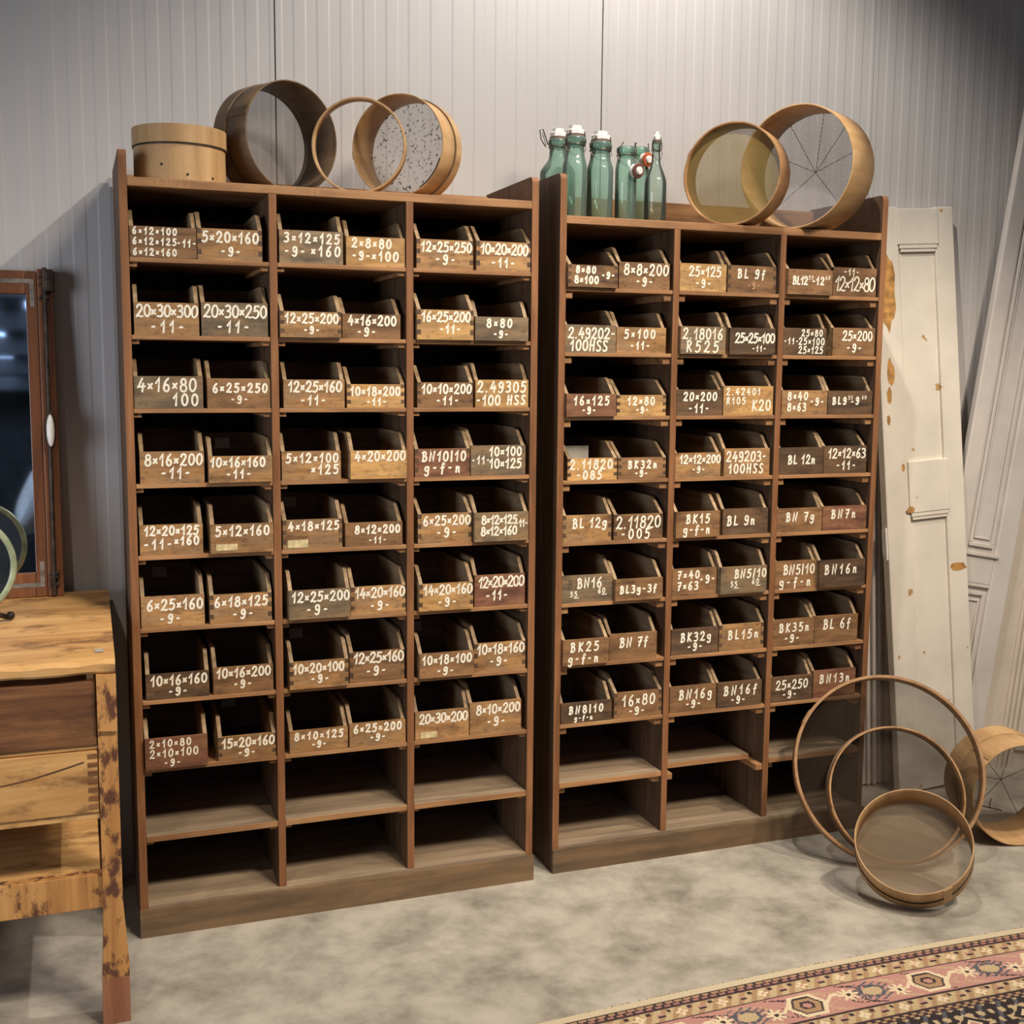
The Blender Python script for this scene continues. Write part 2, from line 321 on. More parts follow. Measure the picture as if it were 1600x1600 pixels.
# concrete floor
mt, nt, b = newmat('sealed_concrete'); L = nt.links.new
tc = N(nt, 'ShaderNodeTexCoord')
n = N(nt, 'ShaderNodeTexNoise'); n.inputs['Scale'].default_value = 5.0; n.inputs['Detail'].default_value = 10; n.inputs['Roughness'].default_value = 0.68; n.inputs['Distortion'].default_value = 0.1; L(tc.outputs['Object'], n.inputs['Vector'])
cr = ramp(nt, [(0.30, lin((122, 116, 104))), (0.45, lin((156, 149, 136))), (0.60, lin((180, 173, 159))), (0.8, lin((194, 186, 171)))]); L(n.outputs['Fac'], cr.inputs[0])
n2 = N(nt, 'ShaderNodeTexNoise'); n2.inputs['Scale'].default_value = 34; n2.inputs['Detail'].default_value = 5; L(tc.outputs['Object'], n2.inputs['Vector'])
sp = N(nt, 'ShaderNodeMapRange'); sp.inputs['From Min'].default_value = 0.72; sp.inputs['From Max'].default_value = 0.76; sp.inputs['To Max'].default_value = 0.5; L(n2.outputs['Fac'], sp.inputs['Value'])
mx = N(nt, 'ShaderNodeMix', data_type='RGBA'); L(sp.outputs[0], mx.inputs[0]); L(cr.outputs[0], mx.inputs[6]); mx.inputs[7].default_value = lin((205, 198, 182))
L(mx.outputs[2], b.inputs['Base Color'])
rr = N(nt, 'ShaderNodeMapRange'); rr.inputs['To Min'].default_value = 0.32; rr.inputs['To Max'].default_value = 0.6; L(n.outputs['Fac'], rr.inputs['Value']); L(rr.outputs[0], b.inputs['Roughness'])
b.inputs['Specular IOR Level'].default_value = 0.3
M['floor'] = mt
M['ceil'] = plain('grey_ceiling', (96, 92, 90), 0.8, 0, 0.1, 3)
mt, nt, b = newmat('skylight'); b.inputs['Emission Color'].default_value = lin((150, 180, 225)); b.inputs['Emission Strength'].default_value = 4.0; M['sky'] = mt

# ------------------------------------------------------------------ room
WY = 0.425
bm = bmesh.new()
P0, pitch, nper = 0.4681-3*1.0574, 1.0574/15, 15
prof = []
x = P0
for pan in range(9):
    xs = P0 + pan*1.0574
    prof += [(xs-0.0022, 0.0), (xs-0.0020, 0.012), (xs+0.0020, 0.012), (xs+0.0022, 0.0)]
    for k in range(nper):
        a = xs + k*pitch
        e = a + pitch
        prof += [(a+0.26*pitch, 0.0), (a+0.34*pitch, 0.0013), (a+0.74*pitch, 0.0013), (a+0.82*pitch, 0.0)]
lo = [bm.verts.new((px_, WY+d, 0)) for px_, d in prof]; hi = [bm.verts.new((px_, WY+d, 4.3)) for px_, d in prof]
for i in range(len(prof)-1): bm.faces.new((lo[i], lo[i+1], hi[i+1], hi[i]))
back0 = [bm.verts.new((prof[0][0], WY+0.08, 0)), bm.verts.new((prof[-1][0], WY+0.08, 0)), bm.verts.new((prof[-1][0], WY+0.08, 4.3)), bm.verts.new((prof[0][0], WY+0.08, 4.3))]
bm.faces.new(back0)
tag(obj('wall_back', bm, M['wall'], recalc=False), 'white ribbed steel panel wall behind the racks', 'wall', kind='structure')
bm = bmesh.new(); box(bm, -3.2, 6.2, -22.0, WY+0.1, -0.12, 0.0)
tag(obj('floor', bm, M['floor']), 'mottled grey sealed concrete floor', 'floor', kind='structure')

bm = bmesh.new()
for a in ((-22.0, -3.05, 0, 4.3), (-1.35, WY+0.08, 0, 4.3), (-3.05, -1.35, 0, 0.6), (-3.05, -1.35, 2.4, 4.3)): box(bm, -3.3, -3.2, a[0], a[1], a[2], a[3])
tag(obj('wall_left', bm, M['wall']), 'plain wall far to the left with an added window opening', 'wall', kind='structure')  # window opening made up to go with the added fill lamp
bm = bmesh.new()
for a in ((-3.05, -2.99, 0.6, 2.4), (-1.41, -1.35, 0.6, 2.4), (-2.99, -1.41, 0.6, 0.66), (-2.99, -1.41, 2.34, 2.4), (-2.23, -2.17, 0.66, 2.34)): box(bm, -3.28, -3.16, a[0], a[1], a[2], a[3], 0, 0.004)
tag(obj('window_19', bm, M['wall']), 'white frame added around the fill lamp at the left wall', 'window', kind='structure')  # unseen frame, added to dress the daylight fill lamp
bm = bmesh.new(); box(bm, -3.2, 6.2, -22.0, WY+0.1, 4.3, 4.4)
tag(obj('ceiling', bm, M['ceil']), 'dark ceiling of the hall', 'ceiling', kind='structure')
for i in range(8):
    bm = bmesh.new(); box(bm, -3.2, 6.2, -21.4+i*2.4, -21.15+i*2.4, 4.0, 4.3)
    tag(obj('trim_%d' % (i+1), bm, M['ceil']), 'dark ceiling beam', 'beam', kind='structure')
for i in range(18):
    c_, r_ = i % 3, i//3
    bm = bmesh.new(); box(bm, -2.9+c_*1.1, -2.2+c_*1.1, -21.1+r_*2.4, -20.3+r_*2.4, 4.285, 4.298)
    tag(obj('window_%d' % (i+1), bm, M['sky']), 'bluish skylight panel between the beams', 'skylight', kind='structure')
bm = bmesh.new(); box(bm, -3.2, 6.2, -22.1, -22.0, 0, 4.3)
tag(obj('wall_front', bm, M['ceil']), 'dark wall of the hall behind the viewer', 'wall', kind='structure')

# ------------------------------------------------------------------ racks
ZA = [1.826, 1.629, 1.439, 1.242, 1.051, 0.856, 0.659, 0.471, 0.282]
ZB = [1.790, 1.600, 1.411, 1.219, 1.032, 0.845, 0.655, 0.468, 0.284]
D = 0.405
def make_rack(name, label, X0, Y0, W, t, divs, ztop, zb0, zb1, zbot, zs, cleat_w, cleat_h, recess):
    r = empty(name, (X0, Y0, 0), label=label, cat='rack', group='pigeonhole racks')
    # side panels with a rounded front top corner
    def side(nm, x0, x1):
        pts = [(0, 0.0), (D, 0.0), (D, ztop)]
        rr = 0.018
        for k in range(7):
            a = math.pi/2 + math.pi/2*k/6
            pts.append((rr+rr*math.cos(a), ztop-rr+rr*math.sin(a)))
        bm = bmesh.new(); prism(bm, pts, 'x', x0, x1)
        for f in bm.faces: f.material_index = 1 if len(f.verts) > 4 else 0  # flat faces get the wood with painted-in shade
        return obj(nm, bm, [M['rack_edge'], M['rack_shaded']], r)
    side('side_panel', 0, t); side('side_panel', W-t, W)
    dw = 0.0105
    for d in divs:
        bm = bmesh.new(); box(bm, d-dw, d+dw, 0.0, D-0.012, zbot, zb0, 0, 0.0015); bm.normal_update()
        for f in bm.faces: f.material_index = 1 if abs(f.normal.x) > 0.9 else 0  # sideways faces use the shade-darkened tone, edges stay lighter
        obj('divider', bm, [M['rack_edge'], M['rack_shaded']], r)
    boxobj('top_board', t, W-t, 0.0, D, zb0, zb1, M['rack_shelf'], r)
    boxobj('back_rail', t, W-t, D-0.022, D, zb1, ztop-0.008, M['rack_shelf'], r)
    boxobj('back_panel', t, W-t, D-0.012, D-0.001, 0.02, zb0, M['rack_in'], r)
    boxobj('bottom_board', t, W-t, 0.0, D-0.012, zbot-0.02, zbot, M['dusty'], r)
    # plinth board laid against the foot of the rack with a worn top edge
    bm = bmesh.new()
    n = 60; rs = random.Random(W*1000)
    top = [( -0.002 + (W+0.004)*k/n, zbot-0.008 - abs(rs.gauss(0, 0.0014))) for k in range(n+1)]
    prism(bm, [(-0.002, 0.0), (W+0.002, 0.0)] + list(reversed(top)), 'y', -0.011, -0.0005)
    obj('plinth', bm, M['plinth'], r)
    cols = [(t, divs[0]-dw), (divs[0]+dw, divs[1]-dw), (divs[1]+dw, W-t)]
    for i, z in enumerate(zs):
        for c, (a, b) in enumerate(cols):
            th = 0.0175 if i == 8 else 0.0115
            y0 = 0.001; a2, b2 = a+0.0006, b-0.0006
            if recess and i == 8 and c == 1: y0 = 0.06; b2 = b-0.018
            bm = bmesh.new(); box(bm, a2, b2, y0, D-0.014, z-th, z, 0, 0.0012); bm.normal_update()
            for f in bm.faces: f.material_index = 1 if (i == 8 and abs(f.normal.z) > 0.9) else 0
            obj('shelf', bm, [M['rack_shelf'], M['dusty']], r)
            yc = 0.010 if i < 8 else 0.016
            boxobj('shelf_cleat', a, a+cleat_w, yc, D-0.014, z-th-cleat_h, z-th, M['rack_shelf'], r, 0.002)
            boxobj('shelf_cleat', b-cleat_w, b, yc if not (recess and i == 8 and c == 1) else 0.002, D-0.014, z-th-cleat_h, z-th, M['rack_shelf'], r, 0.002)
    return r
rackA = make_rack('pigeonhole_rack', 'tall brown wooden pigeonhole rack on the left, nearer the workbench', 0.0, 0.0, 1.1434, 0.0205, (0.3862, 0.7613), 2.0952, 2.004, 2.0266, 0.087, ZA, 0.020, 0.012, False)
rackB = make_rack('pigeonhole_rack', 'tall brown wooden pigeonhole rack on the right, beside the white doors', 1.2178, 0.0192, 1.1429, 0.0205, (0.3835, 0.7568), 2.115, 1.972, 1.9948, 0.085, ZB, 0.026, 0.021, True)

# ------------------------------------------------------------------ brush lettering
def cat(pts, n=6):
    if len(pts) < 3: return pts
    q = [pts[0]] + list(pts) + [pts[-1]]; out = []
    for i in range(1, len(q)-2):
        p0, p1, p2, p3 = q[i-1], q[i], q[i+1], q[i+2]
        for k in range(n):
            s = k/n
            out.append(tuple(0.5*((2*p1[j]) + (-p0[j]+p2[j])*s + (2*p0[j]-5*p1[j]+4*p2[j]-p3[j])*s*s + (-p0[j]+3*p1[j]-3*p2[j]+p3[j])*s**3) for j in (0, 1)))
    out.append(pts[-1]); return out
def oval(cx, cy, rx, ry, a0=90, a1=450, n=18):
    return [(cx+rx*math.cos(math.radians(a0+(a1-a0)*k/n)), cy+ry*math.sin(math.radians(a0+(a1-a0)*k/n))) for k in range(n+1)]
G = {   # glyph: (advance width, strokes)
 '0': (0.56, [oval(.28, .5, .25, .48)]),
 '1': (0.42, [[(.04, .62), (.30, 1), (.26, 0)]]),
 '2': (0.58, [cat([(.04, .76), (.14, .96), (.34, 1), (.48, .82), (.42, .58), (.2, .24), (.03, .02)]), cat([(.03, .02), (.2, .08), (.4, .0), (.56, .05)])]),
 '3': (0.54, [cat([(.06, .92), (.28, 1), (.45, .84), (.38, .62), (.2, .54)]), cat([(.2, .54), (.42, .46), (.48, .24), (.34, .03), (.04, .04)])]),
 '4': (0.58, [[(.30, 1), (.04, .36), (.56, .40)], [(.42, .62), (.38, 0)]]),
 '5': (0.54, [[(.50, .98), (.14, .98), (.10, .56)], cat([(.10, .56), (.30, .64), (.48, .46), (.42, .14), (.22, 0), (.02, .08)])]),
 '6': (0.56, [cat([(.42, 1), (.20, .76), (.07, .42), (.06, .28)]), oval(.27, .26, .20, .26)]),
 '7': (0.54, [[(.04, .96), (.48, .98), (.18, 0)], [(.12, .52), (.44, .56)]]),
 '8': (0.56, [oval(.28, .76, .19, .22), oval(.28, .27, .24, .27)]),
 '9': (0.52, [oval(.26, .72, .20, .26), cat([(.46, .78), (.46, .42), (.38, .08), (.18, 0), (.04, .08)])]),
 'x': (0.42, [[(.05, .24), (.34, .60)], [(.06, .58), (.34, .24)]]),
 '-': (0.46, [[(.09, .48), (.31, .50)]]),
 '.': (0.26, [[(.10, .02), (.12, .05)]]),
 '/': (0.34, [[(.06, -.05), (.26, 1.02)]]),
 '|': (0.26, [[(.12, -.05), (.12, 1.02)]]),
 '_': (0.0, [[(-1.05, -.30), (-.05, -.30)]]),
 ' ': (0.20, []),
 'B': (0.58, [[(.14, .98), (.12, 0)], cat([(.02, .88), (.24, 1), (.44, .84), (.36, .60), (.14, .52)]), cat([(.14, .52), (.44, .48), (.50, .2), (.30, .01), (.03, .03)])]),
 'N': (0.66, [[(.06, 0), (.12, .98), (.46, .04), (.56, 1)]]),
 'K': (0.56, [[(.10, 1), (.08, 0)], [(.50, .96), (.10, .48), (.52, .02)]]),
 'L': (0.50, [[(.12, 1), (.08, .04), (.46, .06)]]),
 'H': (0.58, [[(.10, 1), (.06, 0)], [(.50, 1), (.46, 0)], [(.06, .50), (.50, .52)]]),
 'S': (0.52, [cat([(.46, .90), (.26, 1), (.08, .82), (.20, .56), (.42, .38), (.40, .10), (.20, 0), (.03, .10)])]),
 'R': (0.56, [[(.12, .98), (.08, 0)], cat([(.04, .90), (.30, 1), (.46, .80), (.36, .58), (.12, .50)]), [(.18, .5), (.52, .02)]]),
 'E': (0.5, [[(.46, .98), (.10, .98), (.06, 0), (.44, .02)], [(.08, .52), (.36, .54)]]),
 'X': (0.5, [[(.04, 0), (.46, 1)], [(.08, 1), (.42, 0)]]),
 'Y': (0.5, [[(.04, 1), (.24, .5), (.46, 1)], [(.24, .5), (.22, 0)]]),
 'V': (0.5, [[(.04, 1), (.22, 0), (.46, 1)]]),
 'D': (0.56, [[(.10, 1), (.08, 0)], cat([(.02, .98), (.36, .92), (.52, .5), (.34, .08), (.02, .02)])]),
 'F': (0.46, [[(.46, .98), (.10, .98), (.06, 0)], [(.08, .52), (.36, .54)]]),
 'g': (0.52, [oval(.24, .42, .19, .22), cat([(.43, .62), (.42, .2), (.38, -.18), (.2, -.28), (.04, -.16)])]),
 'f': (0.44, [cat([(.42, .86), (.32, 1), (.22, .84), (.20, .4), (.16, -.14)]), [(.04, .48), (.36, .54)]]),
 'n': (0.48, [[(.08, .60), (.07, .02)], cat([(.07, .36), (.22, .58), (.36, .52), (.36, .2), (.42, .02)])]),
}
def strokes(bm, poly, wd, y):
    # one continuous brush stroke with rounded ends
    p = [poly[0]]
    for q in poly[1:]:
        if math.hypot(q[0]-p[-1][0], q[1]-p[-1][1]) > 1e-5: p.append(q)
    n = len(p)
    if n < 2: return
    closed = n > 4 and math.hypot(p[0][0]-p[-1][0], p[0][1]-p[-1][1]) < 1e-4
    if closed: p = p[:-1]; n -= 1
    def dirn(a, b):
        l = math.hypot(b[0]-a[0], b[1]-a[1]) or 1; return ((b[0]-a[0])/l, (b[1]-a[1])/l)
    L_, R2 = [], []
    for i in range(n):
        if closed: d0, d1 = dirn(p[i-1], p[i]), dirn(p[i], p[(i+1) % n])
        else: d0 = dirn(p[max(i-1, 0)], p[max(i, 1)]); d1 = dirn(p[min(i, n-2)], p[min(i+1, n-1)])
        tx, tz = d0[0]+d1[0], d0[1]+d1[1]; l = math.hypot(tx, tz)
        if l < 0.2: tx, tz, l = d1[0], d1[1], 1.0
        nx, nz = -tz/l, tx/l
        c = max(0.45, nx*-d1[1]+nz*d1[0])
        k = wd/2/c
        L_.append(bm.verts.new((p[i][0]+nx*k, y, p[i][1]+nz*k))); R2.append(bm.verts.new((p[i][0]-nx*k, y, p[i][1]-nz*k)))
    for i in range(n if closed else n-1):
        j = (i+1) % n; bm.faces.new((L_[i], R2[i], R2[j], L_[j]))
    if not closed:
        for e_, s_ in ((0, -1), (n-1, 1)):
            d = dirn(p[0], p[1]) if e_ == 0 else dirn(p[n-2], p[n-1])
            c = p[e_]; a0 = math.atan2(d[1]*s_, d[0]*s_)
            cap = [bm.verts.new((c[0]+wd/2*math.cos(a0+t), y, c[1]+wd/2*math.sin(a0+t))) for t in (-0.9, -0.3, 0.3, 0.9)]
            a, b = (L_[e_], R2[e_]) if s_ < 0 else (R2[e_], L_[e_])
            bm.faces.new([a]+cap+[b])
def write(bm, text, x0, x1, zc, h, y, wd, rs):
    adv = sum(G[c][0] for c in text)
    span = x1-x0; sx = span/adv; x = x0; gap = 0.0; n = len(text.replace('_', ''))
    if sx > h*0.92:
        sx = h*0.92
        gap = min((span-sx*adv)/max(1, n-1), 0.42*h); x = (x0+x1)/2 - (sx*adv+gap*(n-1))/2
    for c in text:
        a, st = G[c]; dz = rs.uniform(-.02, .02)*h; sl = rs.uniform(0.02, 0.10)
        for si, s in enumerate(st):
            strokes(bm, [(x + (p[0]+sl*(p[1]-.5))*sx, zc + (p[1]-0.5)*h + dz) for p in s], wd, y-0.00025*si)
        x += a*sx + (gap if a else 0)

# ------------------------------------------------------------------ storage bins
BOX_A = [
 [(0.0227,0.189,0.079,0.004),(0.191,0.358,0.081,0.004),(0.403,0.575,0.087,0.004),(0.584,0.7483,0.078,0.004),(0.782,0.947,0.08,0.004),(0.957,1.1207,0.082,0.004)],
 [(0.028,0.191,0.084,0.004),(0.197,0.37,0.088,0.004),(0.4,0.565,0.069,-0.012),(0.572,0.735,0.067,0.004),(0.779,0.944,0.083,-0.012),(0.949,1.11,0.067,-0.012)],
 [(0.0227,0.197,0.084,0.004),(0.208,0.373,0.079,0.004),(0.409,0.576,0.077,0.004),(0.583,0.746,0.065,0.004),(0.784,0.948,0.071,0.004),(0.956,1.118,0.079,0.004)],
 [(0.032,0.196,0.084,0.004),(0.206,0.3732,0.07,-0.012),(0.401,0.564,0.079,0.004),(0.588,0.748,0.079,-0.012),(0.776,0.94,0.08,0.004),(0.943,1.111,0.087,0.004)],
 [(0.026,0.188,0.081,0.004),(0.207,0.373,0.078,-0.012),(0.401,0.566,0.081,0.004),(0.575,0.739,0.067,0.004),(0.785,0.946,0.085,0.004),(0.95,1.116,0.084,-0.012)],
 [(0.024,0.188,0.084,0.004),(0.202,0.368,0.079,0.004),(0.413,0.584,0.081,-0.012),(0.589,0.748,0.079,0.004),(0.784,0.946,0.079,-0.012),(0.956,1.113,0.093,0.004)],
 [(0.031,0.196,0.069,0.004),(0.207,0.369,0.074,0.004),(0.412,0.577,0.077,-0.012),(0.584,0.744,0.088,0.004),(0.785,0.95,0.072,-0.012),(0.956,1.117,0.086,0.004)],
 [(0.023,0.186,0.085,-0.012),(0.216,0.373,0.066,0.004),(0.412,0.577,0.063,0.004),(0.582,0.747,0.068,0.004),(0.776,0.94,0.084,0.004),(0.943,1.105,0.096,0.004)],
]
BOX_B = [
 [(0.0227,0.182,0.064,-0.012),(0.193,0.362,0.079,0.004),(0.3965,0.557,0.083,0.004),(0.563,0.735,0.083,0.004),(0.7698,0.934,0.078,-0.012),(0.947,1.112,0.091,0.004)],
 [(0.0227,0.187,0.081,0.004),(0.189,0.354,0.077,0.004),(0.3965,0.552,0.083,-0.012),(0.567,0.73,0.082,-0.012),(0.7698,0.93,0.086,0.004),(0.955,1.116,0.09,0.004)],
 [(0.0227,0.184,0.067,-0.012),(0.194,0.359,0.063,0.004),(0.3965,0.556,0.08,0.004),(0.56,0.739,0.091,0.004),(0.772,0.942,0.078,0.004),(0.945,1.117,0.077,0.004)],
 [(0.036,0.198,0.066,0.004),(0.202,0.364,0.065,0.004),(0.3965,0.556,0.076,0.004),(0.569,0.734,0.087,0.004),(0.7698,0.937,0.087,0.004),(0.939,1.104,0.09,0.004)],
 [(0.023,0.183,0.081,0.004),(0.192,0.358,0.078,0.004),(0.3965,0.55,0.081,-0.012),(0.57,0.735,0.083,0.004),(0.7698,0.94,0.077,0.004),(0.943,1.114,0.079,0.004)],
 [(0.0227,0.191,0.084,0.004),(0.193,0.355,0.067,-0.012),(0.3965,0.554,0.086,0.004),(0.56,0.728,0.086,-0.012),(0.7698,0.926,0.092,0.004),(0.928,1.106,0.09,-0.012)],
 [(0.0227,0.175,0.079,-0.012),(0.184,0.347,0.083,0.004),(0.398,0.566,0.083,0.004),(0.57,0.734,0.086,0.004),(0.7698,0.927,0.089,0.004),(0.929,1.098,0.091,0.004)],
 [(0.025,0.196,0.064,0.004),(0.204,0.369,0.082,0.004),(0.398,0.565,0.084,0.004),(0.569,0.734,0.083,0.004),(0.7698,0.928,0.084,0.004),(0.932,1.098,0.093,0.004)],
]
BD = 0.30
S9 = ('-9-', .34, .68, .29, .27)
S11 = ('-11-', .29, .72, .29, .29)
TA = [
 [('B', [('6x12x100', .05, .70, .85, .21), ('6x12x125', .05, .69, .52, .21), ('-11-', .71, .99, .50, .22), ('6x12x160', .05, .69, .18, .21)]),
  ('T', [('5x20x160', .08, .94, .74, .33), S9]),
  ('G', [('3x12x125', .08, .94, .77, .28), ('-9-', .08, .40, .36, .28), ('x160', .50, .95, .40, .30)]),
  ('Y', [('2x8x80', .10, .76, .78, .31), ('-9-', .08, .42, .35, .28), ('x100', .44, .88, .35, .32)]),
  ('T', [('12x25x250', .08, .97, .75, .33), ('-9-', .33, .68, .32, .32)]),
  ('T', [('10x20x200', .08, .95, .74, .35), ('-11-', .28, .70, .28, .29)])],
 [('T', [('20x30x300', .04, .98, .74, .36), ('-11-', .26, .76, .26, .34)]),
  ('G', [('20x30x250', .04, .98, .74, .36), ('-11-', .23, .72, .28, .32)]),
  ('T', [('12x25x200', .08, .95, .74, .36), S9]),
  ('B', [('4x16x200', .10, .92, .74, .38), ('-9-', .20, .62, .28, .34)]),
  ('Y', [('16x25x200', .08, .94, .77, .32), ('-11-', .40, .76, .36, .28)]),
  ('G', [('8x80', .20, .70, .74, .35), ('-9-', .30, .66, .28, .29)])],
 [('G', [('4x16x80', .06, .90, .73, .40), ('100', .56, .92, .27, .36)]),
  ('B', [('6x25x250', .09, .95, .68, .29), ('-9-', .33, .68, .30, .25)]),
  ('T', [('12x25x160', .08, .95, .75, .36), ('-11-', .28, .68, .27, .31)]),
  ('Y', [('10x18x200', .06, .92, .70, .36), ('-11-', .30, .72, .25, .29)]),
  ('B', [('10x10x200', .08, .97, .74, .36), ('-11-', .33, .75, .28, .31)]),
  ('Y', [('2.49305', .04, .95, .74, .38), ('-100', .02, .46, .26, .36), ('HSS', .60, .94, .27, .33)])],
 [('T', [('8x16x200', .08, .97, .74, .35), ('-11-', .33, .77, .32, .33)]),
  ('T', [('10x16x160', .03, .88, .77, .35), ('-11-', .25, .68, .31, .31)]),
  ('T', [('5x12x100', .08, .95, .76, .31), ('x125', .50, .95, .36, .31)]),
  ('Y', [('4x20x200', .08, .97, .80, .33)]),
  ('R', [('BN10|10', .13, .92, .73, .34), ('g-f-n', .13, .86, .32, .34)]),
  ('G', [('10x100', .34, .92, .80, .29), ('-11-', .02, .34, .52, .25), ('10x125', .34, .92, .40, .31)])],
 [('T', [('12x20x125', .08, .93, .80, .29), ('-11-', .07, .50, .36, .31), ('x160', .55, .93, .46, .28)]),
  ('T', [('5x12x160', .08, .93, .76, .33)]),
  ('T', [('4x18x125', .10, .94, .78, .29)]),
  ('B', [('8x12x200', .17, .95, .70, .33), ('-11-', .38, .74, .25, .25)]),
  ('T', [('6x25x200', .10, .97, .76, .31), ('-9-', .33, .73, .35, .31)]),
  ('G', [('8x12x125', .13, .78, .75, .29), ('-11-', .76, .99, .60, .24), ('8x12x160', .12, .78, .36, .29)])],
 [('T', [('6x25x160', .10, .97, .72, .33), ('-9-', .28, .63, .27, .28)]),
  ('T', [('6x18x125', .08, .93, .74, .33), ('-9-', .33, .73, .30, .31)]),
  ('G', [('12x25x200', .05, .98, .77, .33), ('-9-', .28, .63, .32, .33)]),
  ('T', [('14x20x160', .08, .98, .77, .35), ('-9-', .33, .72, .30, .31)]),
  ('Y', [('14x20x160', .08, .98, .77, .35), ('-9-', .33, .70, .31, .31)]),
  ('R', [('12x20x200', .08, .98, .77, .33), ('-11-', .23, .65, .34, .29)])],
 [('D', [('10x16x160', .08, .96, .74, .37), ('-9-', .33, .67, .28, .31)]),
  ('B', [('10x16x200', .06, .95, .78, .35), ('-9-', .30, .67, .34, .29)]),
  ('T', [('10x20x100', .06, .92, .75, .33), ('-9-', .32, .70, .34, .29)]),
  ('B', [('12x25x160', .08, .98, .80, .33), ('-9-', .30, .66, .36, .29)]),
  ('B', [('10x18x100', .05, .95, .73, .35), ('-9-', .30, .64, .26, .31)]),
  ('T', [('10x18x160', .06, .97, .79, .33), ('-9-', .30, .65, .35, .29)])],
 [('R', [('2x10x80', .08, .73, .83, .23), ('2x10x100', .08, .84, .51, .25), ('-9-', .28, .58, .19, .22)]),
  ('T', [('15x20x160', .07, .97, .72, .38), ('-9-', .32, .66, .27, .31)]),
  ('T', [('8x10x125', .08, .92, .74, .33), ('-9-', .34, .66, .33, .28)]),
  ('T', [('6x25x200', .08, .92, .77, .33), ('-9-', .33, .67, .35, .29)]),
  ('T', [('20x30x200', .08, .97, .74, .33)]),
  ('T', [('8x10x200', .13, .97, .77, .29), ('-9-', .34, .68, .37, .27)])]]
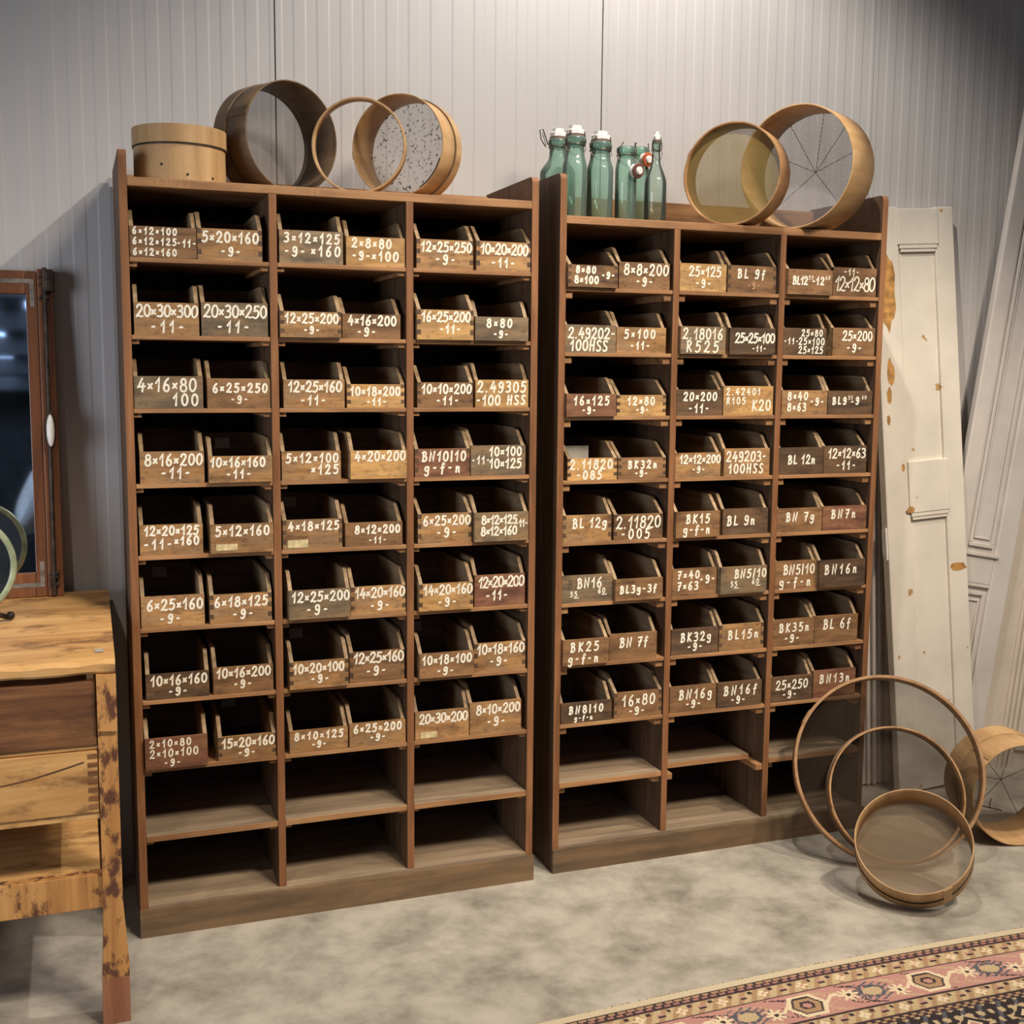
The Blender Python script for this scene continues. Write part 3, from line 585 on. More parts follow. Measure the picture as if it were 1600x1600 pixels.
TB = [
 [('B', [('8x80', .15, .55, .78, .30), ('8x100', .13, .60, .33, .33), ('-9-', .64, .96, .56, .28)]),
  ('B', [('8x8x200', .10, .97, .73, .40), ('-9-', .30, .70, .29, .31)]),
  ('Y', [('25x125', .20, .88, .72, .35), ('-9-', .33, .68, .29, .28)]),
  ('B', [('BL 9f', .20, .76, .70, .32)]),
  ('B', [('BL12', .10, .43, .55, .31), ('55', .44, .57, .68, .15), ('-', .52, .62, .54, .30), ('12', .63, .80, .56, .29), ('60', .81, .96, .70, .15)]),
  ('B', [('-11-', .13, .70, .85, .21), ('12x12x80', .05, .97, .43, .48)])],
 [('G', [('2.49202-', .06, .98, .70, .38), ('100HSS', .10, .83, .25, .38)]),
  ('T', [('5x100', .15, .78, .74, .33), ('-11-', .27, .68, .29, .28)]),
  ('G', [('2.18016', .05, .93, .73, .38), ('R525', .13, .84, .27, .40)]),
  ('D', [('25x25x100', .12, .98, .62, .35), ('-11-', .43, .86, .23, .20)]),
  ('D', [('25x80', .42, .90, .82, .23), ('-11-', .02, .34, .52, .21), ('25x100', .36, .95, .52, .25), ('25x125', .36, .92, .20, .25)]),
  ('B', [('25x200', .23, .93, .72, .33), ('-9-', .34, .68, .29, .28)])],
 [('R', [('16x125', .15, .85, .69, .37), ('-9-', .27, .63, .27, .29)]),
  ('Y', [('12x80', .22, .76, .71, .37), ('-9-', .33, .70, .29, .29)]),
  ('D', [('20x200', .15, .87, .73, .31), ('-11-', .27, .70, .27, .31)]),
  ('Y', [('2.42401', .04, .75, .81, .23), ('R105', .04, .46, .50, .23), ('K20', .58, .95, .34, .36)]),
  ('T', [('8x40', .13, .56, .77, .31), ('8x63', .13, .53, .32, .31), ('-9-', .60, .95, .54, .29)]),
  ('D', [('BL9', .10, .41, .58, .29), ('55', .43, .57, .71, .15), ('-', .50, .60, .54, .28), ('9', .60, .72, .58, .29), ('60', .74, .88, .72, .15)])],
 [('Y', [('2.11820', .05, .90, .71, .42), ('-085', .15, .72, .24, .38)]),
  ('B', [('BK32n', .17, .84, .67, .35), ('-9-', .30, .67, .26, .29)]),
  ('T', [('12x12x200', .10, .99, .74, .33), ('-9-', .33, .70, .32, .26)]),
  ('T', [('249203-', .05, .92, .71, .35), ('100HSS', .10, .86, .27, .33)]),
  ('D', [('BL 12n', .20, .80, .55, .31)]),
  ('D', [('12x12x63', .10, .97, .73, .33), ('-11-', .30, .74, .29, .29)])],
 [('T', [('BL 12g', .20, .90, .70, .35)]),
  ('B', [('2.11820', .05, .95, .68, .46), ('-005', .12, .76, .22, .38)]),
  ('B', [('BK15', .23, .76, .72, .33), ('g-f-n', .17, .77, .30, .34)]),
  ('D', [('BL 9n', .10, .70, .55, .35)]),
  ('B', [('BN 7g', .20, .82, .64, .36)]),
  ('R', [('BN7n', .17, .76, .67, .35)])],
 [('G', [('BN16', .30, .78, .71, .35), ('55_', .15, .31, .32, .18), ('60_', .70, .86, .40, .18)]),
  ('B', [('BL3g-3f', .10, .86, .52, .34)]),
  ('B', [('7x40', .12, .60, .77, .28), ('7x63', .12, .58, .36, .29), ('-9-', .62, .96, .58, .28)]),
  ('G', [('BN5/10', .30, .98, .73, .31), ('55_', .20, .37, .36, .19), ('60_', .66, .85, .42, .19)]),
  ('B', [('BN5|10', .20, .95, .69, .33), ('g-f-n', .10, .88, .24, .33)]),
  ('D', [('BN16n', .10, .82, .66, .33)])],
 [('B', [('BK25', .15, .78, .71, .35), ('g-f-n', .12, .76, .25, .34)]),
  ('B', [('BN 7f', .22, .80, .66, .35)]),
  ('D', [('BK32g', .20, .84, .67, .33), ('-9-', .33, .68, .29, .28)]),
  ('T', [('BL15n', .20, .87, .60, .33)]),
  ('B', [('BK35n', .15, .86, .69, .31), ('-9-', .27, .65, .28, .28)]),
  ('B', [('BL 6f', .20, .82, .69, .35)])],
 [('D', [('BN8|10', .10, .88, .66, .36), ('g-f-n', .08, .80, .24, .24)]),
  ('B', [('16x80', .17, .85, .67, .40), ('-9-', .25, .70, .25, .29)]),
  ('B', [('BN16g', .20, .90, .67, .35), ('-9-', .33, .68, .29, .28)]),
  ('D', [('BN16f', .15, .88, .67, .35), ('-9-', .28, .66, .28, .28)]),
  ('D', [('25x250', .12, .88, .67, .35), ('-9-', .27, .63, .28, .28)]),
  ('R', [('BN13n', .15, .85, .69, .30)])]]
COLN = {'T': 'tan', 'B': 'brown', 'D': 'dark', 'R': 'reddish', 'G': 'greyish', 'Y': 'honey coloured'}
ORD = ['top row', 'second row', 'third row', 'fourth row', 'fifth row', 'sixth row', 'seventh row', 'eighth row']
CN = ['left', 'middle', 'right']
LABELS = {('A', 4, 1): (.08, .42, .10, .32), ('A', 4, 2): (.08, .42, .05, .32), ('A', 7, 4): (.10, .40, .06, .28)}
FINGER = {'A': {(0,1),(0,4),(0,5),(1,4),(2,3),(3,4),(4,2),(5,1),(5,3),(5,4),(6,3),(6,5),(7,1),(2,4),(4,4),(6,2),(1,2)},
          'B': {(0,3),(4,0),(6,3),(7,1),(2,1),(3,0),(4,1),(0,0),(3,1)}}
def make_bin(rk, X0, Y0, zs, r, k, spec):
    x0, x1, h, yf = (BOX_A if rk == 'A' else BOX_B)[r][k]
    c, lines = spec
    wdt = x1-x0; t = 0.0105
    txt = ', '.join(l[0].replace('|', '/').replace('_', '') for l in lines)
    if rk == 'B' and (r, k) == (0, 4): txt = 'BL12 55-12 60'
    if rk == 'B' and (r, k) == (2, 5): txt = 'BL9 55-9 60'
    lab = '%s wooden bin lettered %s, %s, %s column of %s rack' % (COLN[c], txt, ORD[r], CN[k//2], 'left' if rk == 'A' else 'right')
    e = empty('storage_bin', (X0+(x0+x1)/2, Y0+yf, zs[r]+0.0005), label=lab, cat='bin', group='lettered storage bins')
    rs = random.Random(r*31+k*7+(500 if rk == 'B' else 0))
    hw = wdt/2; hs = min(h+0.048, (0.148 if rk == 'A' else 0.150))
    slope = 0.050 + rs.uniform(-.008, .012)
    fing = (r, k) in FINGER[rk]
    nd = 6 if fing else 1
    # front panel, notched where the side boards come through
    bm = bmesh.new()
    if fing:
        L_, R2 = [], []
        for i in range(nd):
            z0, z1 = h*i/nd, h*(i+1)/nd
            xi = hw if i % 2 == 0 else hw-t
            L_ += [(-xi, z0), (-xi, z1)]; R2 += [(xi, z0), (xi, z1)]
        pts = R2 + list(reversed(L_))
    else: pts = [(hw, 0), (hw, h), (-hw, h), (-hw, 0)]
    prism(bm, pts, 'y', 0, t)
    obj('front_panel', bm, M['b'+c], e)
    for s in (-1, 1):
        pts = []
        if fing:
            for i in range(nd):
                z0, z1 = h*i/nd, h*(i+1)/nd
                yi = t if i % 2 == 0 else 0.0
                pts += [(yi, z0), (yi, z1)]
        else: pts = [(t, 0), (t, h)]
        pts += [(slope*0.9, hs-0.010), (slope*1.05, hs-0.003), (slope*1.3, hs), (BD-t, hs), (BD-t, 0)]
        bm = bmesh.new(); a, b = sorted((s*hw, s*(hw-t))); prism(bm, pts, 'x', a, b)
        bm.faces.ensure_lookup_table()
        for f in bm.faces:
            if fing and max(v.co.y for v in f.verts) < 1e-5: f.material_index = 1
        obj('side_panel', bm, [M['bin_side'], M['bin_end']], e)
    boxobj('back_panel', -hw, hw, BD-t, BD, 0, hs, M['bin_in'], e, 0)
    boxobj('bottom_panel', -hw+t, hw-t, t, BD-t, 0, 0.006, M['bin_in'], e, 0)
    bm = bmesh.new()
    for (s, a, b, zc, hh) in lines:
        wd = 0.0052 if hh > 0.265 else (0.0040 if hh > 0.195 else (0.0032 if hh > 0.16 else 0.0021))
        tb = bmesh.new() if '_' in s else bm
        write(tb, s, -hw+a*wdt, -hw+b*wdt, zc*h, hh*h, -0.0006, wd, rs)
        if tb is not bm: obj('painted_numeral', tb, M['paint'], e, recalc=False)
    obj('painted_lettering', bm, M['paint'], e, recalc=False)
    if rk == 'B' and (r, k) == (0, 3):
        bm = bmesh.new(); write(bm, '-9-', -hw+.35*wdt, -hw+.72*wdt, .28*h, .24*h, -0.0006, 0.003, rs); obj('faded_lettering', bm, M['chalk'], e, recalc=False)
    if rk == 'B' and (r, k) == (5, 0):
        bm = bmesh.new(); write(bm, 'B1', -hw+.12*wdt, -hw+.30*wdt, .70*h, .33*h, -0.0005, 0.003, rs); obj('faded_lettering', bm, M['old_paint'], e, recalc=False)
    q = LABELS.get((rk, r, k))
    if q: boxobj('paper_label', -hw+q[0]*wdt, -hw+q[1]*wdt, -0.0009, 0.0, q[2]*h, q[3]*h, M['paper'], e, 0)
    if (rk, r, k) in {('A', 5, 0), ('A', 4, 2), ('A', 3, 1), ('A', 6, 4), ('A', 7, 1), ('A', 6, 2)}:
        boxobj('paper_label', -0.035, 0.005, BD-t-0.001, BD-t, hs-0.045, hs-0.015, M['card'], e, 0)
    return e
for r in range(8):
    for k in range(6):
        make_bin('A', 0.0, 0.0, ZA, r, k, TA[r][k])
        make_bin('B', 1.2178, 0.0192, ZB, r, k, TB[r][k])
# pale card lying inside one bin
bm = bmesh.new(); box(bm, -0.062, 0.03, 0.10, 0.104, 0.008, 0.098)
cd = obj('paper_card', bm, M['card']); cd.location = (1.2178+0.117, 0.0192+0.004, ZB[3]+0.0)
tag(cd, 'pale grey card standing inside the honey coloured bin lettered 2.11820 -085', 'card')
# faint chalk scrawl on the edge of the top board of the left rack
bm = bmesh.new(); rs = random.Random(3)
write(bm, 'F XY|0 V', 0.045, 0.225, 2.0155, 0.014, -0.0004, 0.0013, rs); write(bm, 'E0', 0.47, 0.53, 2.0155, 0.014, -0.0004, 0.0013, rs)
obj('chalk_scrawl', bm, M['chalk'], rackA, recalc=False)
# ------------------------------------------------------------------ sieves
def sieve(label, cf, axis, R, depth, hoop, mesh, mesh_z=0.012, band=None, band2=None, wall=0.004, group='wooden sieves', cat='sieve', roll=0.0, extra=None, floor_h=None, hoop_mat2=None, hoop_r_in=None):
    a = Vector(axis).normalized(); q = a.to_track_quat('Z', 'Y') @ Quaternion((0, 0, 1), roll)
    base = Vector(cf) - a*depth
    e = empty('sieve', base, rot=q, label=label, cat=cat, group=group)
    # bent hoop with a slightly proud rim
    bm = bmesh.new()
    lathe(bm, [(R, 0), (R, depth-0.001), (R-0.001, depth), (R-wall+0.001, depth), (R-wall, depth-0.001), (R-wall, 0)], 96, closed=True)
    obj('hoop', bm, hoop, e, smooth=False)
    for f in e.children[0].data.polygons: f.use_smooth = abs(f.normal.z) < 0.5
    # lapped joint of the hoop
    bm = bmesh.new(); n = 10; aa, bb = 2.2, 2.2+0.16
    v = []
    for k in range(n+1):
        an = aa+(bb-aa)*k/n
        for rr, z in ((R+0.0002, 0.003), (R+0.0022, 0.003), (R+0.0022, depth-0.002), (R+0.0002, depth-0.002)):
            v.append(bm.verts.new((rr*math.cos(an), rr*math.sin(an), z)))
    for k in range(n):
        for j in range(4): bm.faces.new((v[4*k+j], v[4*k+(j+1) % 4], v[4*k+4+(j+1) % 4], v[4*k+4+j]))
    bm.faces.new(v[:4]); bm.faces.new(v[-4:])
    obj('lap_joint', bm, hoop_mat2 or hoop, e)
    if mesh:
        bm = bmesh.new(); rr = R-wall-0.0002
        lathe(bm, [(0, mesh_z), (rr*0.5, mesh_z), (rr, mesh_z)], 96)
        obj('wire_mesh', bm, mesh, e)
    if band:
        z0, z1, th, bmat = band
        bm = bmesh.new(); lathe(bm, [(R+0.0002, z0), (R+th, z0), (R+th, z1), (R+0.0002, z1)], 96, closed=True)
        obj('clamping_band', bm, bmat, e)
    if band2:
        z0, z1, th, bmat = band2
        bm = bmesh.new(); lathe(bm, [(R+0.0002, z0), (R+th, z0), (R+th, z1), (R+0.0002, z1)], 96, closed=True)
        obj('seam_band', bm, bmat, e)
    return e

# on the left rack
e = empty('sieve', (0.1625, 0.12, 2.0272), label='low pale round wooden sieve lying flat on left rack, leftmost of its row', cat='sieve', group='wooden sieves')
bm = bmesh.new(); R0 = 0.1185
lathe(bm, [(R0, 0), (R0, 0.137), (R0-0.004, 0.137), (R0-0.004, 0)], 96, closed=True); obj('hoop', bm, M['hoop'], e)
bm = bmesh.new(); lathe(bm, [(R0+0.0002, 0.094), (R0+0.0035, 0.094), (R0+0.0035, 0.1395), (R0+0.0002, 0.1395)], 96, closed=True); obj('clamping_band', bm, M['hoop'], e)
bm = bmesh.new(); lathe(bm, [(R0+0.0002, 0.0895), (R0+0.0022, 0.0895), (R0+0.0022, 0.0938), (R0+0.0002, 0.0938)], 96, closed=True); obj('binding_cord', bm, M['band_dark'], e)
bm = bmesh.new(); lathe(bm, [(0, 0.132), (R0-0.0045, 0.132)], 96); obj('wire_mesh', bm, M['mesh_grey'], e)
for a in (-2.05, -0.9, -1.5):
    bm = bmesh.new(); bmesh.ops.create_uvsphere(bm, u_segments=8, v_segments=6, radius=0.0035, matrix=Matrix.Translation((R0*math.cos(a), R0*math.sin(a), 0.03+0.02*math.sin(a*9)))); obj('nail', bm, M['iron'], e)

sieve('large deep brown sieve standing on rim beside the low flat sieve on left rack', (0.4626, 0.12, 2.1768), (0.41, -0.912, 0), 0.1495, 0.155, M['hoop_dark'], M['mesh_grey'], 0.02, band=(0.0, 0.055, 0.004, M['hoop_dark']), roll=0.5)
sieve('thin open hoop without mesh, standing in front of the speckled mesh sieve', (0.634, 0.0666, 2.1575), (-0.389, -0.92, 0.03), 0.1303, 0.032, M['hoop'], None, wall=0.006, roll=2.0)
s4 = sieve('pale sieve with dark speckled clogged grey mesh, rightmost on left rack', (0.7500, 0.09, 2.1690), (-0.653, -0.758, 0), 0.1415, 0.12, M['hoop'], M['mesh_clogged'], 0.012, band=(0.0, 0.036, 0.004, M['hoop']), band2=(0.036, 0.041, 0.0025, M['hoop_dark']), roll=1.0)
bm = bmesh.new(); n = 12; v = []
for k in range(n+1):
    an = -2.05+0.75*k/n
    for rr, z in ((0.1362, 0.085), (0.1335, 0.085), (0.1335, 0.118), (0.1362, 0.118)): v.append(bm.verts.new((rr*math.cos(an), rr*math.sin(an), z)))
for k in range(n):
    for j in range(4): bm.faces.new((v[4*k+j], v[4*k+(j+1) % 4], v[4*k+4+(j+1) % 4], v[4*k+4+j]))
bm.faces.new(v[:4]); bm.faces.new(v[-4:]); obj('torn_lining', bm, M['band_dark'], s4)
# on the right rack
sieve('round sieve with brass coloured mesh standing beside the green bottles', (1.7951, 0.045, 2.1515), (-0.752, -0.659, 0), 0.1560, 0.095, M['hoop_brown'], M['mesh_brass'], 0.080, wall=0.006, roll=0.4)
s6 = sieve('largest pale sieve with coarse mesh, rightmost on the right rack', (2.0199, 0.04, 2.1865), (-0.855, -0.519, 0), 0.1905, 0.16, M['hoop'], M['mesh_coarse'], 0.014, wall=0.005, roll=0.2)
bm = bmesh.new()
for a in (0.2, 0.75, 1.25, 1.9, 2.5, 3.6, 5.2): tube(bm, [(0, 0, 0.011), (0.184*math.cos(a), 0.184*math.sin(a), 0.012)], 0.0009, 5)
obj('support_wire', bm, M['thin_wire'], s6)
# on the floor
sieve('very large shallow sieve leaning behind the two smaller ones on the floor', (2.2922, -0.2049, 0.2893), (-0.365, -0.821, 0.438), 0.3019, 0.040, M['hoop_brown'], M['mesh_dark'], 0.004, wall=0.010, roll=0.3)
sieve('medium sieve with dark mesh between the very large and the small floor sieves', (2.2799, -0.2636, 0.2265), (-0.370, -0.819, 0.438), 0.2120, 0.045, M['hoop_brown'], M['mesh_dark'], 0.004, wall=0.006, band=(0.0, 0.016, 0.004, M['hoop_dark']), roll=1.2)
s3 = sieve('small tilted sieve with a dark band, foremost on the concrete floor', (2.152, -0.5021, 0.1817), (-0.456, -0.507, 0.731), 0.1676, 0.09, M['hoop'], M['mesh_tan'], 0.022, wall=0.004, band=(0.0, 0.030, 0.002, M['hoop']), band2=(0.0302, 0.037, 0.0016, M['band_dark']), roll=3.1)
s8 = sieve('deep pale sieve lying on the floor at the right, in front of doors', (2.7538, -0.2979, 0.1745), (-0.253, -0.967, 0), 0.1718, 0.20, M['hoop'], M['mesh_grey'], 0.016, wall=0.004, band=(0.0, 0.085, 0.0022, M['hoop']), roll=0.0)
bm = bmesh.new()
for a in (0.3, 1.2, 2.2, 3.0, 4.1, 5.3): tube(bm, [(0.02, -0.01, 0.022), (0.166*math.cos(a), 0.166*math.sin(a), 0.019)], 0.0010, 5)
tube(bm, [(-0.05, -0.10, 0.021), (0.03, -0.12, 0.021)], 0.0022, 5); tube(bm, [(-0.015, -0.111, 0.021), (-0.012, -0.075, 0.022)], 0.0018, 5)
obj('support_wire', bm, M['wire'], s8)

# ------------------------------------------------------------------ bottles on the right rack
ZT = 1.9953
def bottle(label, x, y, rb, hb, rn, hn, shoulder, mat, cap=None, bail=None, group='swing-top bottles'):
    e = empty('bottle', (x, y, ZT), label=label, cat='bottle', group=group)
    H = hn
    prof = [(0, 0.004), (rb*0.7, 0.001), (rb-0.004, 0.0), (rb, 0.005), (rb, hb)]
    for k in range(1, 9):
        s = k/8; u = 0.5-0.5*math.cos(math.pi*s)
        prof.append((rb+(rn-rb)*u, hb+(shoulder-hb)*s))
    prof += [(rn*0.94, H-0.022), (rn*1.02, H-0.020), (rn*1.10, H-0.014), (rn*1.10, H-0.004), (rn*1.02, H), (rn*0.80, H), (rn*0.76, H-0.01), (rn*0.76, H-0.03)]
    bm = bmesh.new(); lathe(bm, prof, 40); obj('glass_body', bm, mat, e, smooth=True)
    # wire collar round the neck
    bm = bmesh.new()
    zc = H-0.025
    tube(bm, [((rn*1.02+0.001)*math.cos(a*math.pi/12), (rn*1.02+0.001)*math.sin(a*math.pi/12), zc) for a in range(24)], 0.0018, 6, closed=True)
    if bail == 'open_left':
        pts = [(-rn, -0.004, zc), (-rn-0.010, -0.004, zc+0.012), (-rn-0.026, -0.006, zc+0.050), (-rn-0.036, -0.006, zc+0.046), (-rn-0.030, -0.002, zc+0.020), (-rn-0.012, 0.004, zc)]
        tube(bm, pts, 0.0018, 6); tube(bm, [(-rn-0.012, 0, zc+0.004), (-rn-0.024, 0.004, zc+0.04), (-rn-0.018, 0.004, zc+0.044), (-rn-0.006, 0.002, zc+0.006)], 0.0011, 6)
    else:
        for s in (-1, 1):
            tube(bm, [(s*(rn+0.002), -0.004, zc), (s*(rn+0.004), -0.006, zc+0.012), (s*(rn*0.7), -rn*0.75, H+0.012)], 0.0015, 6)
            tube(bm, [(s*(rn+0.002), -0.004, zc), (s*(rn+0.003), -0.010, zc-0.012), (s*(rn*0.5), -0.016, zc-0.030)], 0.0010, 6)
        tube(bm, [(-(rn*0.5), -0.016-rn*0.15, zc-0.030), (0, -0.018-rn*0.15, zc-0.033), (rn*0.5, -0.016-rn*0.15, zc-0.030)], 0.0010, 6)
    obj('wire_bail', bm, M['wire'], e)
    if cap == 'on':
        bm = bmesh.new(); lathe(bm, [(0, H+0.003), (rn*0.85, H+0.003), (rn*1.0, H+0.006), (rn*1.0, H+0.017), (rn*0.92, H+0.019), (rn*0.72, H+0.019), (rn*0.72, H+0.030), (0, H+0.030)], 8); st = obj('stopper', bm, M['porcelain'], e)
        bm = bmesh.new(); lathe(bm, [(rn*0.5, H-0.003), (rn*0.98, H-0.003), (rn*1.0, H), (rn*0.98, H+0.004), (rn*0.5, H+0.004)], 24, closed=True); obj('rubber_washer', bm, M['rubber_brown'], st)
    elif cap in ('hang_r', 'hang_l'):
        p = Vector((rn*0.62, -rn*0.9-0.016, H-0.074)) if cap == 'hang_r' else Vector((0.004, -rn*0.9-0.018, H-0.042))
        q = Vector((0.25, -0.85, -0.1)).to_track_quat('Z', 'Y').to_matrix().to_4x4()
        bm = bmesh.new(); lathe(bm, [(0, -0.016), (0.016, -0.016), (0.0205, -0.010), (0.0205, 0.002), (0.012, 0.006), (0.012, 0.014), (0.009, 0.017), (0, 0.017)], 20)
        bmesh.ops.transform(bm, matrix=Matrix.Translation(p) @ q, verts=bm.verts); st = obj('stopper', bm, M['porcelain'], e, smooth=False)
        bm = bmesh.new(); lathe(bm, [(0.0122, 0.0022), (0.0205, 0.0022), (0.0225, 0.0060), (0.0205, 0.0100), (0.0122, 0.0100)], 24, closed=True)
        bmesh.ops.transform(bm, matrix=Matrix.Translation(p) @ q, verts=bm.verts); obj('rubber_washer', bm, M['rubber_brown'] if cap == 'hang_r' else M['rubber'], st)
        bm = bmesh.new(); tube(bm, [(rn, -0.004, zc), ((rn+p.x)/2+0.004, -rn-0.004, (zc+p.z)/2+0.01), tuple(p+Vector((0, 0.004, 0.014)))], 0.0011, 6); obj('wire_arm', bm, M['wire'], e)
    return e
bottle('broad green swing-top bottle at the left end behind the narrower capped one', 1.296, 0.235, 0.055, 0.150, 0.0265, 0.255, 0.205, M['glass_green'], 'on', 'open_left')
bottle('tall green bottle with porcelain stopper, in front of the broad bottle', 1.297, 0.105, 0.036, 0.150, 0.0290, 0.240, 0.190, M['glass_green'], 'on')
bottle('green bottle with porcelain stopper and wire bail, third from the left', 1.389, 0.125, 0.040, 0.150, 0.0305, 0.234, 0.190, M['glass_green'], 'on')
bottle('uncapped green bottle with a brown ringed stopper hanging at its side', 1.473, 0.120, 0.033, 0.150, 0.0270, 0.224, 0.196, M['glass_green'], 'hang_r')
bottle('green bottle with orange ringed hanging stopper, behind the small clear one', 1.568, 0.225, 0.036, 0.150, 0.0280, 0.246, 0.205, M['glass_green'], 'hang_l')
bottle('small pale clear bottle with stopper, rightmost of the bottles', 1.556, 0.085, 0.0335, 0.115, 0.0125, 0.240, 0.190, M['glass_clear'], 'on')

# ------------------------------------------------------------------ doors leaning at the right
def frame_matrix(bl, top, wdir):
    z = (Vector(top)-Vector(bl)).normalized(); x = Vector(wdir); x = (x - z*x.dot(z)).normalized(); y = z.cross(x)
    return Matrix((x, y, z)).transposed()
def mould(bm, x0, x1, z0, z1, yf, depth=0.008, wd=0.012):
    # raised moulding frame on a face at y=yf (towards -y)
    for (a, b, c, d) in ((x0, x1, z0, z0+wd), (x0, x1, z1-wd, z1), (x0, x0+wd, z0+wd, z1-wd), (x1-wd, x1, z0+wd, z1-wd)):
        box(bm, a, b, yf-depth, yf, c, d, 0, 0.002)
def door(label, loc, top, wdir, W, H, T, mat, build):
    e = empty('panel_door', loc, rot=frame_matrix(loc, top, wdir), label=label, cat='door', group='leaning old doors')
    build(e, W, H, T, mat); return e
def d1(e, W, H, T, mat):
    sw1, sw2 = 0.105, 0.085
    for nm, a, b in (('stile', 0, sw1), ('stile', W-sw2, W)): boxobj(nm, a, b, 0, T, 0, H, mat, e, 0.004)
    # rails: top, middle, bottom
    for z0, z1 in ((H-0.135, H-0.006), (1.035, 1.225), (0.0, 0.05)):
        bm = bmesh.new(); box(bm, sw1-0.006 if z0 else sw1, W-sw2+0.012 if z0 else W-sw2, -0.006 if z0 else 0.009, T, z0, z1, 0, 0.003 if z0 else 0)
        if z0 > 0.5:
            box(bm, sw1+0.002, W-sw2+0.006, -0.004, T-0.01, z0-0.014, z0, 0, 0.002)
            box(bm, sw1+0.008, W-sw2+0.000, -0.001, T-0.01, z0-0.026, z0-0.014, 0, 0.002)
        obj('rail', bm, mat, e)
    for z0, z1 in ((1.225, H-0.135), (0.05, 1.035)): boxobj('panel', sw1, W-sw2, 0.010, 0.022, z0, z1, mat, e, 0)
    # bare wood where paint has come off, with ragged edge
    rs = random.Random(5)
    def chip(x0, x1, z0, z1, seed, y=-0.0007):
        r2 = random.Random(seed); n = 16; pts = []
        cx, cz = (x0+x1)/2, (z0+z1)/2
        for k in range(n):
            a = 2*math.pi*k/n; q = 0.8+0.35*r2.random()
            pts.append((cx+(x1-x0)/2*math.cos(a)*q, cz+(z1-z0)/2*math.sin(a)*q))
        bm = bmesh.new(); prism(bm, pts, 'y', y, y+0.0012); obj('paint_chip', bm, M['ochre'], e)
    chip(0.016, 0.082, 1.70, 1.98, 1); chip(0.030, 0.060, 1.50, 1.60, 2); chip(0.024, 0.046, 1.44, 1.50, 3); chip(0.02, 0.035, 1.36, 1.40, 8)
    chip(W-0.078, W-0.006, 0.80, 0.835, 4); chip(0.085, 0.118, 1.035, 1.06, 5, -0.0067); chip(0.075, 0.088, 1.19, 1.22, 6); chip(W-0.06, W-0.045, H-0.02, H-0.008, 7)
    bm = bmesh.new(); box(bm, -0.010, 0.0, 0.004, 0.024, 0.885, 0.98, 0, 0.003); tube(bm, [(-0.008, 0.0, 0.875), (-0.008, 0.0, 0.992)], 0.0045, 10)
    obj('hinge', bm, M['porcelain'], e)
door('narrow chipped cream door with two moulded cross rails, beside the right rack', (2.688, 0.225, 0.001), (2.562, 0.375, 2.16), (1, 0, 0), 0.352, 2.14, 0.034, M['door_cream'], d1)
def d0(e, W, H, T, mat):
    boxobj('board', 0, W, 0, T, 0, H, mat, e, 0.003)
    bm = bmesh.new()
    for i, (a, b, d) in enumerate(((0.135, 0.150, .010), (0.158, 0.172, .016), (0.186, 0.200, .012), (0.214, 0.236, .018), (0.246, 0.262, .012), (0.272, 0.286, .016))): box(bm, a, b, -d, 0, 0, H-0.01, 0, 0.004)
    obj('moulding', bm, mat, e)
door('grey white moulded frame board behind the cream door, next to right rack', (2.495, 0.350, 0.001), (2.432, 0.398, 1.7), (1, 0, 0), 0.29, 1.70, 0.022, M['door_grey'], d0)
def d2(e, W, H, T, mat):
    for a, b in ((0, 0.075), (W-0.095, W)): boxobj('stile', a, b, 0, T, 0, H, mat, e, 0.006)
    for z0, z1 in ((H-0.12, H), (0.79, 0.90), (0.0, 0.16)): boxobj('rail', 0.075, W-0.095, 0.0, T, z0, z1, mat, e, 0.003)
    bm = bmesh.new(); box(bm, 0.06, W-0.08, -0.008, 0.0, 0.895, 0.909, 0, 0.002); box(bm, 0.075, W-0.095, 0.0005, 0.012, 0.778, 0.79, 0, 0.002); obj('moulding', bm, mat, e)
    for z0, z1 in ((0.90, H-0.12), (0.16, 0.79)):
        p = boxobj('panel', 0.075, W-0.095, 0.012, 0.024, z0, z1, mat, e, 0)
        bm = bmesh.new(); mould(bm, 0.088, W-0.108, z0+0.03, z1-0.03, 0.012, 0.009, 0.014); mould(bm, 0.108, W-0.128, z0+0.06, z1-0.06, 0.012, 0.005, 0.008); obj('moulding', bm, mat, p)
door('tall pale grey panelled door tilted to the right behind the cream door', (2.795, 0.306, 0.001), (3.250, 0.376, 2.60), (1, 0.02, -0.18), 0.315, 2.75, 0.028, M['door_grey'], d2)
def d3(e, W, H, T, mat):
    boxobj('board', 0, W, 0, T, 0, H, mat, e, 0.003)
    bm = bmesh.new()
    for a in (0.155, 0.18, 0.205): box(bm, a, a+0.014, -0.009, 0, 0.0, H-0.02, 0, 0.004)
    box(bm, 0.23, W-0.01, -0.012, 0, 0.10, 0.85, 0, 0.004)
    obj('moulding', bm, mat, e)
door('beige moulded door at the right edge, behind the tilted grey door', (3.085, 0.345, 0.001), (3.39, 0.402, 2.10), (1, 0.0, -0.15), 0.42, 2.1, 0.022, M['door_beige'], d3)

# ------------------------------------------------------------------ workbench
BZ = 0.885
bx0, bx1 = -1.55, -0.0560
wb = empty('workbench', (-0.5, 0.0, 0.0), label='worn honey coloured pine workbench with drawers at the left edge', cat='workbench')
def wobj(name, bm, mat, **k):
    o = obj(name, bm, mat, wb, **k); o.matrix_parent_inverse = Matrix.Translation((0.5, 0, 0)); return o
bm = bmesh.new()
